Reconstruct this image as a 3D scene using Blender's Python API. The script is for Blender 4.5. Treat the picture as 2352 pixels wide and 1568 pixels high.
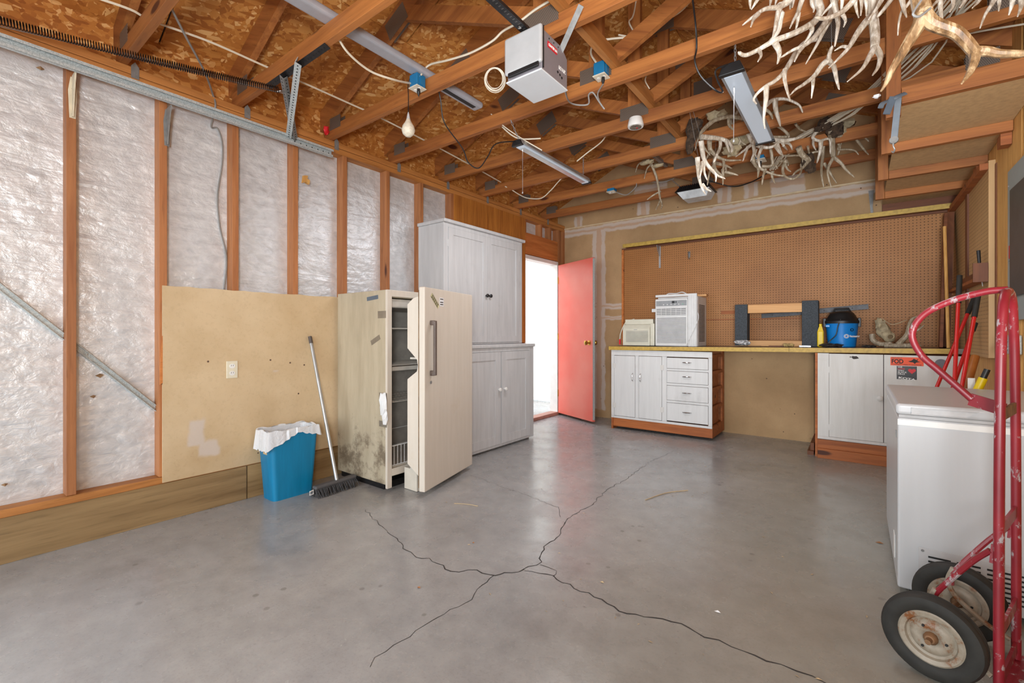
import bpy, math, random
from mathutils import Vector, Matrix
random.seed(7)
C = bpy.context.scene
for o in list(bpy.data.objects): bpy.data.objects.remove(o)
V = Vector
PI = math.pi
# ------------------------------------------------------------------ camera (image taken as 2352 x 1568)
YAW = math.radians(37.2); FPX = 1046.0; HOR = 767.0; CAMH = 1.08
cd = bpy.data.cameras.new('camera'); cam = bpy.data.objects.new('camera', cd)
C.collection.objects.link(cam); C.camera = cam
cam.location = (0, 0, CAMH); cam.rotation_euler = (PI/2, 0, YAW)
cd.sensor_width = 36; cd.lens = 36*FPX/2352; cd.shift_y = -(784-HOR)/2352; cd.clip_start = .02
# ------------------------------------------------------------------ world: bright overcast sky seen through the two open doors
w = bpy.data.worlds.new('sky'); C.world = w; w.use_nodes = True
nt = w.node_tree; bg = nt.nodes['Background']
tc = nt.nodes.new('ShaderNodeTexCoord'); sx = nt.nodes.new('ShaderNodeSeparateXYZ'); rp = nt.nodes.new('ShaderNodeValToRGB')
nt.links.new(tc.outputs['Generated'], sx.inputs[0]); nt.links.new(sx.outputs['Z'], rp.inputs[0]); nt.links.new(rp.outputs[0], bg.inputs[0])
rp.color_ramp.elements[0].color = (.90, .97, 1, 1); rp.color_ramp.elements[1].color = (.74, .88, 1, 1)
SKY = 4.6
bg.inputs[1].default_value = SKY
C.view_settings.view_transform = 'Standard'; C.view_settings.look = 'None'
C.view_settings.gamma = 1; C.view_settings.use_curve_mapping = False
C.view_settings.exposure = 0.45
C.cycles.max_bounces = 10; C.cycles.diffuse_bounces = 7; C.cycles.use_denoising = True
C.cycles.sample_clamp_indirect = 6.0
def area(name, loc, rot, sx_, sy_, power, col=(1, 1, 1), portal=False):
    l = bpy.data.lights.new(name, 'AREA'); l.shape = 'RECTANGLE'; l.size = sx_; l.size_y = sy_; l.energy = power; l.color = col
    if portal: l.cycles.is_portal = True
    o = bpy.data.objects.new(name, l); C.collection.objects.link(o); o.location = loc; o.rotation_euler = rot; return o
YF = -1.45                                   # garage door wall behind the camera
area('sky_portal_garage_door', (-1.25, YF, 1.12), (PI/2, 0, 0), 3.5, 2.2, 1, portal=True)
area('sky_portal_side_door', (-3.3, 4.86, 1.0), (PI/2, 0, PI/2+PI), .76, 1.98, 1, portal=True)
# unseen fill lamps added to brighten the roof and the room, and the hanging work lamps
def point(name, loc, power, r, col=(1, 1, 1)):
    l = bpy.data.lights.new(name, 'POINT'); l.energy = power; l.shadow_soft_size = r; l.color = col
    o = bpy.data.objects.new(name, l); C.collection.objects.link(o); o.location = loc; return o
def spot(name, loc, tgt, power, r, ang):
    l = bpy.data.lights.new(name, 'SPOT'); l.energy = power; l.shadow_soft_size = r; l.spot_size = math.radians(ang); l.spot_blend = .8; l.color = (.95, .98, 1)
    o = bpy.data.objects.new(name, l); C.collection.objects.link(o); o.location = loc; o.rotation_euler = (V(tgt)-V(loc)).to_track_quat('-Z', 'Y').to_euler(); return o
spot('roof_fill', (.45, -.55, 1.15), (-1.5, 2.2, 3.4), 230, .2, 125)
spot('roof_fill', (.2, -.5, .9), (-.9, 4.2, 3.3), 170, .12, 75)  # both spots are added upward fill that lifts the dark ceiling
FL = point('front_fill', (.45, -.6, 1.6), 26, .25, (.93, .98, 1))  # added soft fill from behind the camera
# ------------------------------------------------------------------ where things stand
cY, sY = math.cos(YAW), math.sin(YAW)
def ray(px, py):
    u = (px-1176)/FPX; v = (HOR-py)/FPX
    return V((u*cY-sY, u*sY+cY, v))
def at(px, py, d):                            # real point at depth d metres along the view axis
    return V((0, 0, CAMH)) + ray(px, py)*d
def onX(px, py, X): r = ray(px, py); return V((0, 0, CAMH)) + r*(X/r.x)
def onY(px, py, Y): r = ray(px, py); return V((0, 0, CAMH)) + r*(Y/r.y)
def onZ(px, py, Z=0): r = ray(px, py); return V((0, 0, CAMH)) + r*((Z-CAMH)/r.z)
# ------------------------------------------------------------------ mesh builder
class MB:
    def __init__(s): s.v = []; s.f = []
    def add(s, vs, fs):
        b = len(s.v); s.v += [V(p) for p in vs]; s.f += [tuple(b+i for i in f) for f in fs]; return s
    def box(s, x0, x1, y0, y1, z0, z1):
        return s.add([(x0,y0,z0),(x1,y0,z0),(x1,y1,z0),(x0,y1,z0),(x0,y0,z1),(x1,y0,z1),(x1,y1,z1),(x0,y1,z1)],
                     [(0,3,2,1),(4,5,6,7),(0,1,5,4),(1,2,6,5),(2,3,7,6),(3,0,4,7)])
    def frame(s, o, X, Y, Z, x0, x1, y0, y1, z0, z1):   # box in a local frame
        o = V(o); X = V(X); Y = V(Y); Z = V(Z)
        P = lambda a, b, c: o+X*a+Y*b+Z*c
        return s.add([P(x0,y0,z0),P(x1,y0,z0),P(x1,y1,z0),P(x0,y1,z0),P(x0,y0,z1),P(x1,y0,z1),P(x1,y1,z1),P(x0,y1,z1)],
                     [(0,3,2,1),(4,5,6,7),(0,1,5,4),(1,2,6,5),(2,3,7,6),(3,0,4,7)])
    def bar(s, p, q, wd, ht, up=(0, 0, 1)):   # beam: wd across, ht along up
        p = V(p); q = V(q); d = (q-p); L = d.length; d.normalize(); a = d.cross(V(up)).normalized(); u = a.cross(d)
        return s.frame(p, a, u, d, -wd/2, wd/2, -ht/2, ht/2, 0, L)
    def prism(s, pts, o, X, Y, N, t):         # polygon (2d) extruded by t along N
        o = V(o); X = V(X); Y = V(Y); N = V(N); n = len(pts)
        a = [o+X*x+Y*y for x, y in pts]; b = [p+N*t for p in a]
        return s.add(a+b, [tuple(range(n))[::-1], tuple(range(n, 2*n))]+[(i, (i+1) % n, n+(i+1) % n, n+i) for i in range(n)])
    def tube(s, pts, r, n=8, closed=False, flat=1.0):
        pts = [V(p) for p in pts]; m = len(pts)
        R = r if isinstance(r, (list, tuple)) else [r]*m
        prev = None; rings = []
        for i, p in enumerate(pts):
            if closed: t = pts[(i+1) % m]-pts[i-1]
            else: t = pts[min(i+1, m-1)]-pts[max(i-1, 0)]
            if t.length < 1e-9: t = V((0, 0, 1))
            t.normalize()
            if prev is None:
                a = V((0, 0, 1)) if abs(t.z) < .9 else V((1, 0, 0)); nrm = (a-t*a.dot(t)).normalized()
            else:
                nrm = prev-t*prev.dot(t)
                nrm = nrm.normalized() if nrm.length > 1e-6 else V((1, 0, 0))
            prev = nrm; bn = t.cross(nrm)
            rings.append([p+(nrm*math.cos(2*PI*k/n)+bn*math.sin(2*PI*k/n)*flat)*R[i] for k in range(n)])
        vs = [q for g in rings for q in g]; fs = []
        for i in range(m if closed else m-1):
            for k in range(n):
                j = (i+1) % m
                fs.append((i*n+k, i*n+(k+1) % n, j*n+(k+1) % n, j*n+k))
        if not closed: fs += [tuple(range(n))[::-1], tuple((m-1)*n+k for k in range(n))]
        return s.add(vs, fs)
    def lathe(s, prof, o=(0, 0, 0), A=(0, 0, 1), n=20):
        o = V(o); A = V(A).normalized(); X = A.orthogonal().normalized(); Y = A.cross(X); m = len(prof)
        vs = [o+A*h+(X*math.cos(2*PI*k/n)+Y*math.sin(2*PI*k/n))*max(r, 1e-4) for r, h in prof for k in range(n)]
        fs = [(i*n+k, i*n+(k+1) % n, (i+1)*n+(k+1) % n, (i+1)*n+k) for i in range(m-1) for k in range(n)]
        fs += [tuple(range(n))[::-1], tuple((m-1)*n+k for k in range(n))]
        return s.add(vs, fs)
    def blob(s, o, rx, ry, rz, n=10, jit=.2, seed=0):
        rnd = random.Random(seed); o = V(o); vs = [o+V((0, 0, -rz))]; m = n//2
        for i in range(1, m):
            a = PI*i/m
            for k in range(n):
                j = 1+rnd.uniform(-jit, jit); b = 2*PI*k/n
                vs.append(o+V((rx*math.sin(a)*math.cos(b)*j, ry*math.sin(a)*math.sin(b)*j, -rz*math.cos(a)*j)))
        vs.append(o+V((0, 0, rz))); fs = [(0, 1+(k+1) % n, 1+k) for k in range(n)]
        for i in range(m-2):
            for k in range(n): fs.append((1+i*n+k, 1+i*n+(k+1) % n, 1+(i+1)*n+(k+1) % n, 1+(i+1)*n+k))
        L = len(vs)-1
        fs += [(1+(m-2)*n+k, 1+(m-2)*n+(k+1) % n, L) for k in range(n)]
        return s.add(vs, fs)
    def build(s, name, mat, parent=None, smooth=False, bevel=0, seg=2):
        me = bpy.data.meshes.new(name)
        inv = parent['_m'] if False else (WM.get(parent.name, Matrix()).inverted() if parent else Matrix())
        me.from_pydata([inv @ p for p in s.v], [], s.f); me.update()
        me.materials.append(mat)
        if smooth:
            me.shade_smooth(); me.set_sharp_from_angle(angle=math.radians(38))
        o = bpy.data.objects.new(name, me); C.collection.objects.link(o)
        if parent: o.parent = parent; WM[o.name] = WM.get(parent.name, Matrix())
        else: WM[o.name] = Matrix()
        if bevel:
            b = o.modifiers.new('bevel', 'BEVEL'); b.width = bevel; b.segments = seg; b.limit_method = 'ANGLE'
            b.harden_normals = False
        return o
WM = {}
def tag(o, label, cat, group=None, kind=None):
    if label: o['label'] = label
    if cat: o['category'] = cat
    if group: o['group'] = group
    if kind: o['kind'] = kind
    return o
def thing(name, label, cat, loc=(0, 0, 0), group=None):
    o = bpy.data.objects.new(name, None); C.collection.objects.link(o); o.location = loc; o.empty_display_size = .1
    WM[o.name] = Matrix.Translation(V(loc)); return tag(o, label, cat, group)
def struct(o): o['kind'] = 'structure'; return o
def dup(root, dv, label=None):
    def cp(o, par):
        c = o.copy(); C.collection.objects.link(c)
        if par: c.parent = par
        for ch in KIDS.get(o.name, [k for k in o.children]): cp(ch, c)
        return c
    r = cp(root, None); r.location = V(root.location)+V(dv)
    if label: r['label'] = label
    return r
KIDS = {}
def smoothpath(pts, k=6):
    pts = [V(p) for p in pts]
    if len(pts) < 3: return [pts[0].lerp(pts[-1], i/k) for i in range(k+1)]
    P = [pts[0]*2-pts[1]]+pts+[pts[-1]*2-pts[-2]]; out = []
    for i in range(1, len(P)-2):
        a, b, c, d = P[i-1:i+3]
        for j in range(k):
            t = j/k
            out.append(.5*((2*b)+(c-a)*t+(2*a-5*b+4*c-d)*t*t+(3*b-a-3*c+d)*t**3))
    return out+[pts[-1]]
# ------------------------------------------------------------------ materials
def S(h, k=1.0):
    h = h.lstrip('#'); r = []
    for i in (0, 2, 4):
        c = int(h[i:i+2], 16)/255; r.append((c/12.92 if c <= .04045 else ((c+.055)/1.055)**2.4)*k)
    return (*r, 1)
class M:
    def __init__(s, name):
        s.m = bpy.data.materials.new(name); s.m.use_nodes = True; s.t = s.m.node_tree; s.b = s.t.nodes['Principled BSDF']
    def n(s, t, **k):
        x = s.t.nodes.new('ShaderNode'+t)
        for a, b in k.items(): setattr(x, a, b)
        return x
    def l(s, a, b): s.t.links.new(a, b)
    def pos(s, scale=(1, 1, 1), rot=(0, 0, 0), obj=False):
        g = s.n('TexCoord').outputs['Object'] if obj else s.n('NewGeometry').outputs['Position']
        mp = s.n('Mapping'); mp.inputs['Scale'].default_value = scale; mp.inputs['Rotation'].default_value = rot
        s.l(g, mp.inputs[0]); return mp.outputs[0]
    def noise(s, vec, sc=1, det=4, rough=.55, dist=0):
        x = s.n('TexNoise'); x.inputs['Scale'].default_value = sc; x.inputs['Detail'].default_value = det
        x.inputs['Roughness'].default_value = rough; x.inputs['Distortion'].default_value = dist
        s.l(vec, x.inputs['Vector']); return x.outputs[0]
    def ramp(s, f, *st):
        x = s.n('ValToRGB'); e = x.color_ramp.elements
        while len(e) < len(st): e.new(.5)
        for i, (p, c) in enumerate(st): e[i].position = p; e[i].color = c if len(c) == 4 else (*c, 1)
        s.l(f, x.inputs[0]); return x.outputs[0]
    def mask(s, f, a, b):
        x = s.n('MapRange'); x.interpolation_type = 'SMOOTHSTEP'; x.inputs[1].default_value = a; x.inputs[2].default_value = b
        s.l(f, x.inputs[0]); return x.outputs[0]
    def mix(s, f, a, b, mode='MIX'):
        x = s.n('Mix', data_type='RGBA', blend_type=mode)
        for i, q in ((0, f), (6, a), (7, b)):
            if hasattr(q, 'is_linked') or isinstance(q, bpy.types.NodeSocket): s.l(q, x.inputs[i])
            else: x.inputs[i].default_value = q
        return x.outputs[2]
    def math(s, op, a, b=0, c=0):
        x = s.n('Math', operation=op)
        for i, q in enumerate((a, b, c)):
            if isinstance(q, bpy.types.NodeSocket): s.l(q, x.inputs[i])
            else: x.inputs[i].default_value = q
        return x.outputs[0]
    def bump(s, f, st=.3, d=.01):
        x = s.n('Bump'); x.inputs['Strength'].default_value = st; x.inputs['Distance'].default_value = d
        s.l(f, x.inputs['Height']); s.l(x.outputs[0], s.b.inputs['Normal']); return x
    def col(s, c):
        if isinstance(c, bpy.types.NodeSocket): s.l(c, s.b.inputs['Base Color'])
        else: s.b.inputs['Base Color'].default_value = c
        return s
    def rough(s, r, metal=0):
        if isinstance(r, bpy.types.NodeSocket): s.l(r, s.b.inputs['Roughness'])
        else: s.b.inputs['Roughness'].default_value = r
        s.b.inputs['Metallic'].default_value = metal; return s
W1 = (1, 1, 1, 1); K0 = (0, 0, 0, 1)
def plain(name, c, r=.5, metal=0, var=.12, sc=12, bmp=0, emit=None):
    x = M(name); cc = S(c) if isinstance(c, str) else c
    f = x.noise(x.pos(), sc, 5, .6); dk = tuple(q*(1-var*2) for q in cc[:3])+(1,)
    x.col(x.ramp(f, (.3, dk), (.62, cc))); x.rough(r, metal)
    if bmp: x.bump(f, bmp, .004)
    if emit: x.b.inputs['Emission Color'].default_value = S(emit[0]); x.b.inputs['Emission Strength'].default_value = emit[1]
    return x.m
def wood(name, c1, c2, axis='X', rot=0, sc=1, r=.62, knots=True, fine=.35):
    x = M(name); al, ac = .7*sc, 11*sc
    scale = {'X': (al, ac, ac), 'Y': (ac, al, ac), 'Z': (ac, ac, al)}[axis]
    p1 = x.pos((1, 1, 1), (0, rot, 0)); mp = x.n('Mapping'); mp.inputs['Scale'].default_value = scale; x.l(p1, mp.inputs[0])
    ob = x.n('ObjectInfo'); ad = x.n('VectorMath', operation='ADD')
    sc_ = x.n('VectorMath', operation='SCALE'); cb = x.n('CombineXYZ')
    for i in range(3): x.l(ob.outputs['Random'], cb.inputs[i])
    x.l(cb.outputs[0], sc_.inputs[0]); sc_.inputs['Scale'].default_value = 37
    x.l(mp.outputs[0], ad.inputs[0]); x.l(sc_.outputs[0], ad.inputs[1]); vec = ad.outputs[0]
    f = x.noise(vec, 1.6, 5, .6, .6); g = x.noise(vec, 9, 3, .6, .3)
    c = x.ramp(f, (.28, S(c1)), (.5, tuple((a+b)/2 for a, b in zip(S(c1), S(c2)))), (.72, S(c2)))
    c = x.mix(x.math('MULTIPLY', x.mask(g, .5, .75), fine), c, S(c1, .45))
    c = x.mix(1.0, c, x.ramp(ob.outputs['Random'], (0, (.86, .84, .82, 1)), (1, (1.12, 1.1, 1.06, 1))), 'MULTIPLY')
    if knots:
        mk = x.n('Mapping'); ks = {'X': (2.6, 9, 9), 'Y': (9, 2.6, 9), 'Z': (9, 9, 2.6)}[axis]
        mk.inputs['Scale'].default_value = ks; x.l(p1, mk.inputs[0]); a2 = x.n('VectorMath', operation='ADD')
        x.l(mk.outputs[0], a2.inputs[0]); x.l(sc_.outputs[0], a2.inputs[1])
        vo = x.n('TexVoronoi'); x.l(a2.outputs[0], vo.inputs[0]); vo.inputs['Scale'].default_value = .55
        c = x.mix(x.math('SUBTRACT', 1, x.mask(vo.outputs['Distance'], .07, .13)), c, S('#4a210d'))
    x.col(c).rough(r); x.bump(f, .15, .003); return x.m
TW = ('#824a22', '#b4743b')
w_x = wood('truss_wood_along', *TW, 'X'); w_y = wood('lumber_along_wall', '#98602d', '#c6884a', 'Y')
w_z = wood('stud_wood', '#8e5632', '#b57a4c', 'Z')
w_up = wood('truss_wood_rising', *TW, 'X', math.radians(25)); w_dn = wood('truss_wood_falling', *TW, 'X', math.radians(-25))
w_post = wood('truss_wood_upright', *TW, 'Z')
w_dark = wood('dark_stained_wood', '#5d3420', '#86502f', 'Z'); w_darkx = wood('dark_stained_wood_level', '#5d3420', '#86502f', 'X')
w_pale = wood('pale_pine', '#c48e58', '#e0b27c', 'X', knots=False, fine=.15)
w_ply = wood('orange_plywood', '#94551f', '#c58336', 'Z', sc=1.1, knots=False)
w_hdr = wood('header_wood', '#a65c28', '#cc8244', 'Y')
w_oak = wood('yellow_plywood', '#b98542', '#d9ab68', 'Z', sc=1.4, knots=False)
w_base = wood('weathered_plywood', '#745a38', '#a38860', 'Y', sc=.8)
w_brown = wood('reddish_cabinet_wood', '#8a4a22', '#b56a35', 'X')
# oriented strand board
def osb(name):
    x = M(name); L = []
    for i, (rz, sc) in enumerate(((.35, (44, 15, 44)), (1.45, (40, 16, 40)), (2.4, (52, 15, 52)), (.9, (60, 24, 60)))):
        p = x.pos((1, 1, 1), (0, 0, rz)); mp = x.n('Mapping'); mp.inputs['Scale'].default_value = sc; mp.inputs['Location'].default_value = (i*3.7, i*1.9, 0); x.l(p, mp.inputs[0])
        vo = x.n('TexVoronoi'); vo.inputs['Scale'].default_value = 1.0; x.l(mp.outputs[0], vo.inputs[0])
        s = x.n('SeparateColor'); x.l(vo.outputs['Color'], s.inputs[0]); L.append((s.outputs[0], s.outputs[1]))
    v = L[3][1]
    for k, th in ((2, .45), (1, .5), (0, .55)):
        m = x.n('Mix'); x.l(x.math('GREATER_THAN', L[k][0], th), m.inputs[0]); x.l(v, m.inputs[2]); x.l(L[k][1], m.inputs[3]); v = m.outputs[0]
    c = x.ramp(v, (0, S('#96571f')), (.2, S('#aa692c')), (.6, S('#b87835')), (.85, S('#c58946')), (1, S('#deb074')))
    g = x.noise(x.pos((1, 1, 1)), 45, 4, .7); c = x.mix(x.math('MULTIPLY', x.mask(g, .55, .75), .35), c, S('#6b3d18'))
    x.col(c).rough(.6); x.bump(v, .3, .003); return x.m
m_osb = osb('strand_board')
def foil():
    x = M('silver_insulation_facing'); p = x.pos((1, 1, 1))
    a = x.noise(p, 3.0, 4, .5, .3); b = x.noise(x.pos((1, 1, 1.6)), 14, 5, .6, .3); w_ = x.noise(x.pos((1, .8, 5)), 1.8, 3, .5, .6)
    vo = x.n('TexVoronoi', feature='SMOOTH_F1'); vo.inputs['Scale'].default_value = 5.5; x.l(x.pos((1, 1, 1.2)), vo.inputs[0]); d = x.math('SUBTRACT', 1, x.mask(vo.outputs['Distance'], .03, .22))
    h = x.math('ADD', x.math('MULTIPLY', a, 1.0), x.math('ADD', x.math('MULTIPLY', b, .28), x.math('ADD', x.math('MULTIPLY', d, .12), x.math('MULTIPLY', w_, .5))))
    c = x.ramp(b, (.3, S('#cdd1d6')), (.7, S('#e8ecf1')))
    c = x.mix(x.math('MULTIPLY', x.mask(x.noise(p, 2.0, 5, .65), .62, .75), .6), c, S('#a8968a'))
    c = x.mix(x.mask(x.noise(p, 24, 3, .5), .77, .80), c, S('#8f7a6a'))
    x.col(c).rough(.38, .35); x.bump(h, .7, .035); return x.m
m_foil = foil()
def concrete():
    x = M('concrete_floor'); p = x.pos()
    a = x.noise(p, 1.1, 6, .6, .3); b = x.noise(p, 9, 6, .7); g = x.noise(p, 90, 3, .7)
    c = x.ramp(a, (.3, S('#828486')), (.5, S('#999b9d')), (.7, S('#a9abac')))
    c = x.mix(.35, c, x.ramp(b, (.3, S('#7f7875')), (.7, S('#b5b1ad'))))
    c = x.mix(x.math('MULTIPLY', x.mask(g, .5, .7), .18), c, S('#5f5a57'))
    # greenish-brown dirt on the right, oil drops
    s = x.n('SeparateXYZ'); x.l(p, s.inputs[0])
    gx = x.mask(x.math('ADD', s.outputs[0], x.math('MULTIPLY', x.noise(p, 2, 3), .8)), -.9, .4)
    c = x.mix(x.math('MULTIPLY', gx, .5), c, S('#86806c'))
    vo = x.n('TexVoronoi'); vo.inputs['Scale'].default_value = 11; x.l(p, vo.inputs[0])
    sp = x.math('SUBTRACT', 1, x.mask(vo.outputs['Distance'], .10, .17)); zone = x.mask(x.noise(p, 1.6, 2), .55, .62)
    c = x.mix(x.math('MULTIPLY', x.math('MULTIPLY', sp, zone), .45), c, S('#55504d'))
    sc = x.pos((6, 1.2, 1), (0, 0, .6)); c = x.mix(x.math('MULTIPLY', x.mask(x.noise(sc, 5, 6, .7, 1), .69, .73), .35), c, S('#c9c5c1'))
    x.col(c); x.l(x.ramp(x.noise(p, 4, 5, .6), (.35, (.17, .17, .17, 1)), (.7, (.38, .38, .38, 1))), x.b.inputs['Roughness'])
    x.b.inputs['Specular IOR Level'].default_value = .55
    x.bump(x.math('ADD', b, x.math('MULTIPLY', g, .4)), .12, .004); return x.m
m_conc = concrete()
def rectmask(x, P, boxes, wob=.05, soft=.012, plane='XZ'):
    s = x.n('SeparateXYZ'); x.l(P, s.inputs[0]); U = s.outputs[0 if plane == 'XZ' else 1]; Z = s.outputs[2]
    n1 = x.math('MULTIPLY', x.math('SUBTRACT', x.noise(P, 7, 4), .5), wob*2)
    n2 = x.math('MULTIPLY', x.math('SUBTRACT', x.noise(x.pos((1.3, 1.3, 1.3), (0, 0, 1)), 6, 4), .5), wob*2)
    U = x.math('ADD', U, n1); Z = x.math('ADD', Z, n2); out = None
    for (u0, u1, z0, z1) in boxes:
        a = x.mask(x.math('ABSOLUTE', x.math('SUBTRACT', U, (u0+u1)/2)), (u1-u0)/2+soft, (u1-u0)/2-soft)
        b = x.mask(x.math('ABSOLUTE', x.math('SUBTRACT', Z, (z0+z1)/2)), (z1-z0)/2+soft, (z1-z0)/2-soft)
        m = x.math('MULTIPLY', a, b); out = m if out is None else x.math('MAXIMUM', out, m)
    return out
def drywall(name, c1, c2, boxes=(), plane='XZ', inner=True):
    x = M(name); p = x.pos(); a = x.noise(p, 1.7, 5, .6); g = x.noise(p, 55, 3, .6)
    c = x.ramp(a, (.32, S(c1)), (.68, S(c2))); c = x.mix(x.math('MULTIPLY', x.mask(g, .5, .7), .12), c, S('#8a6f55'))
    if boxes:
        mk = rectmask(x, p, boxes, .035, .012, plane); c = x.mix(x.math('MULTIPLY', mk, .8), c, S('#c9bdb4'))
        if inner:
            bb = [(u0+(u1-u0)*.3, u1-(u1-u0)*.3, z0+.0, z1-.0) if (u1-u0) < (z1-z0) else (u0, u1, z0+(z1-z0)*.35, z1-(z1-z0)*.35) for (u0, u1, z0, z1) in boxes]
            mk = rectmask(x, p, bb, .03, .008, plane); c = x.mix(x.math('MULTIPLY', mk, .6), c, S('#b98f68'))
    vo = x.n('TexVoronoi'); vo.inputs['Scale'].default_value = 7; x.l(p, vo.inputs[0])
    c = x.mix(x.math('SUBTRACT', 1, x.mask(vo.outputs['Distance'], .035, .05)), c, S('#5a4436'))
    x.col(c).rough(.8); x.bump(g, .2, .002); return x.m
m_back = drywall('tan_drywall_with_joint_compound', '#a4845e', '#bd9c73',
    [(-3.3, .14, 2.40, 2.50), (-2.78, -2.60, .1, 2.45), (-2.9, -2.3, 1.40, 1.47), (-2.9, -2.3, 1.26, 1.31),
     (-2.17, -2.02, 2.54, 2.72), (-1.24, -1.10, 2.52, 2.72), (-.98, -.84, 2.54, 2.75), (-.72, -.42, 2.52, 2.73), (-2.2, -1.8, 2.74, 2.9), (-3.05, -2.93, 2.52, 2.66)])
m_left = drywall('stained_tan_drywall', '#bca27c', '#d3bd9b', [(1.0, 1.08, .40, .56), (1.05, 1.16, .33, .42), (1.50, 1.53, .82, .835)], 'YZ', False)
m_ext = plain('sunlit_white_siding', '#f4f3f0', .7, var=.03)
def painted(name, c1, c2, axis='Z', chips=.0, chipc='#6a5a4e', r=.5, dirt='#8c8378', bp=.05):
    x = M(name); scale = {'Z': (14, 14, 1.2), 'X': (1.2, 14, 14), 'Y': (14, 1.2, 14)}[axis]
    a = x.noise(x.pos(scale), 1.8, 5, .6); b = x.noise(x.pos(), 3, 6, .7); c = x.ramp(a, (.3, S(c1)), (.7, S(c2)))
    c = x.mix(x.math('MULTIPLY', x.mask(b, .55, .8), .45), c, S(dirt))
    if chips: c = x.mix(x.mask(x.noise(x.pos(), 30, 5, .75), .76-chips, .785-chips), c, S(chipc))
    x.col(c).rough(r); x.bump(a, bp, .002) if bp else None; return x.m
m_cabg = painted('grey_white_painted_wood', '#b9b9bb', '#c8c8ca', dirt='#9d9d9f')
m_cabw = painted('worn_white_painted_wood', '#d0d0d0', '#dadada', chips=.03, dirt='#a8a6a4')
m_cabd = painted('dingy_white_painted_wood', '#cbc8c3', '#d6d4d1', chips=.015, dirt='#a79c8c')
m_fr = painted('cream_enamel', '#cbc2b5', '#d3cabe', chips=.0, dirt='#c3b299', r=.35, bp=0)
def dirty_cream():
    x = M('dirty_cream_enamel'); p = x.pos(); a = x.noise(x.pos((10, 10, 1.5)), 1.5, 6, .65); b = x.noise(p, 5, 7, .75)
    c = x.ramp(a, (.3, S('#a89b84')), (.7, S('#beb29b'))); s = x.n('SeparateXYZ'); x.l(p, s.inputs[0])
    lo = x.math('ADD', x.math('MULTIPLY', x.mask(s.outputs[2], .75, 0), .22), b); c = x.mix(x.math('MULTIPLY', x.mask(lo, .62, .8), .75), c, S('#5b4a39'))
    x.col(c).rough(.5); return x.m
m_frs = dirty_cream()
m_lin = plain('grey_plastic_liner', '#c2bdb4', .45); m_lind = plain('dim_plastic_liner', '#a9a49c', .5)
m_gal = M('galvanised_steel'); _v = m_gal.n('TexVoronoi'); _v.inputs['Scale'].default_value = 230; m_gal.l(m_gal.pos(), _v.inputs[0])
_s = m_gal.n('SeparateColor'); m_gal.l(_v.outputs['Color'], _s.inputs[0]); m_gal.col(m_gal.ramp(_s.outputs[0], (0, S('#a3abad')), (1, S('#c9cfd0')))).rough(.45, .25); m_gal = m_gal.m
m_steel = plain('dull_steel', '#8e8e8d', .45, .3, .15, 30); m_darkst = plain('dark_steel', '#3b3a3c', .4, .7, .2, 30)
m_plate = M('nail_plate_steel'); _p = m_plate.pos((230, 230, 120)); _c = m_plate.n('TexChecker'); _c.inputs['Scale'].default_value = 1; m_plate.l(_p, _c.inputs[0])
m_plate.col(m_plate.mix(_c.outputs[1], S('#51453d'), S('#7a6c60'))).rough(.55, .2); m_plate = m_plate.m
m_black = plain('black_plastic', '#1b1b1d', .45, 0, .2); m_blackr = plain('black_rubber', '#272521', .7, 0, .25, 20, .3)
m_white = plain('white_plastic', '#e3e2df', .4, 0, .04); m_frz = painted('white_freezer_enamel', '#b9babc', '#bdbec0', dirt='#b2b1b2', r=.3, bp=0)
m_blue = plain('blue_plastic', '#1277b0', .35, 0, .08); m_bin = painted('teal_blue_plastic', '#067099', '#0a7fae', r=.4, dirt='#0a5f86')
m_vac = plain('vacuum_blue', '#0f7fd0', .3, 0, .05); m_yel = plain('yellow_plastic', '#e6c500', .4, 0, .08)
m_boxb = plain('blue_junction_box', '#1a6f9e', .4, 0, .1)
m_wire = plain('white_cable', '#d6ccb8', .5, 0, .06); m_cordg = plain('grey_cord', '#8e8b88', .5, 0, .1); m_yw = plain('yellow_cable', '#d1b52a', .5)
m_bag = M('thin_white_bag'); m_bag.col(S('#e6eaf0')).rough(.45); m_bag.b.inputs['Transmission Weight'].default_value = .15
m_bag.bump(m_bag.noise(m_bag.pos((1, 1, 1)), 22, 4, .6, 1.2), .6, .01); m_bag = m_bag.m
m_alum = plain('brushed_aluminium', '#b5b7b9', .35, .5, .1); m_chrome = plain('chrome', '#c9c9c9', .15, 1, .05); m_brass = plain('brass', '#c7a250', .25, .9, .1)
m_must = plain('mustard_laminate_edge', '#c8a449', .5, 0, .15, 40); m_top = plain('brown_countertop', '#6b5646', .3, 0, .15, 20)
m_foil2 = plain('shiny_shelf_edge', '#caa850', .45, 0, .15, 30)
m_rust = plain('rusty_steel', '#8d6a4c', .6, .4, .35, 18)
m_rim = M('rusty_cream_paint'); _n = m_rim.noise(m_rim.pos(), 14, 6, .7); m_rim.col(m_rim.ramp(_n, (.38, S('#7a4a25')), (.46, S('#8e8373')), (.7, S('#a59b8c')))).rough(.5); m_rim = m_rim.m
m_red = M('worn_red_paint'); _n = m_red.noise(m_red.pos((1, 1, .5)), 26, 7, .75); _q = m_red.noise(m_red.pos(), 2.5, 3)
_f = m_red.mask(m_red.math('ADD', _n, m_red.math('MULTIPLY', _q, .42)), .77, .84)
m_red.col(m_red.mix(_f, m_red.ramp(m_red.noise(m_red.pos(), 5, 4), (.3, S('#6f1420')), (.7, S('#94242f'))), S('#a09698'))).rough(.38); m_red = m_red.m
m_redt = plain('red_tool_handle', '#c4201f', .3, 0, .08); m_org = plain('orange_brown_handle', '#a8642a', .4)
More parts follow.
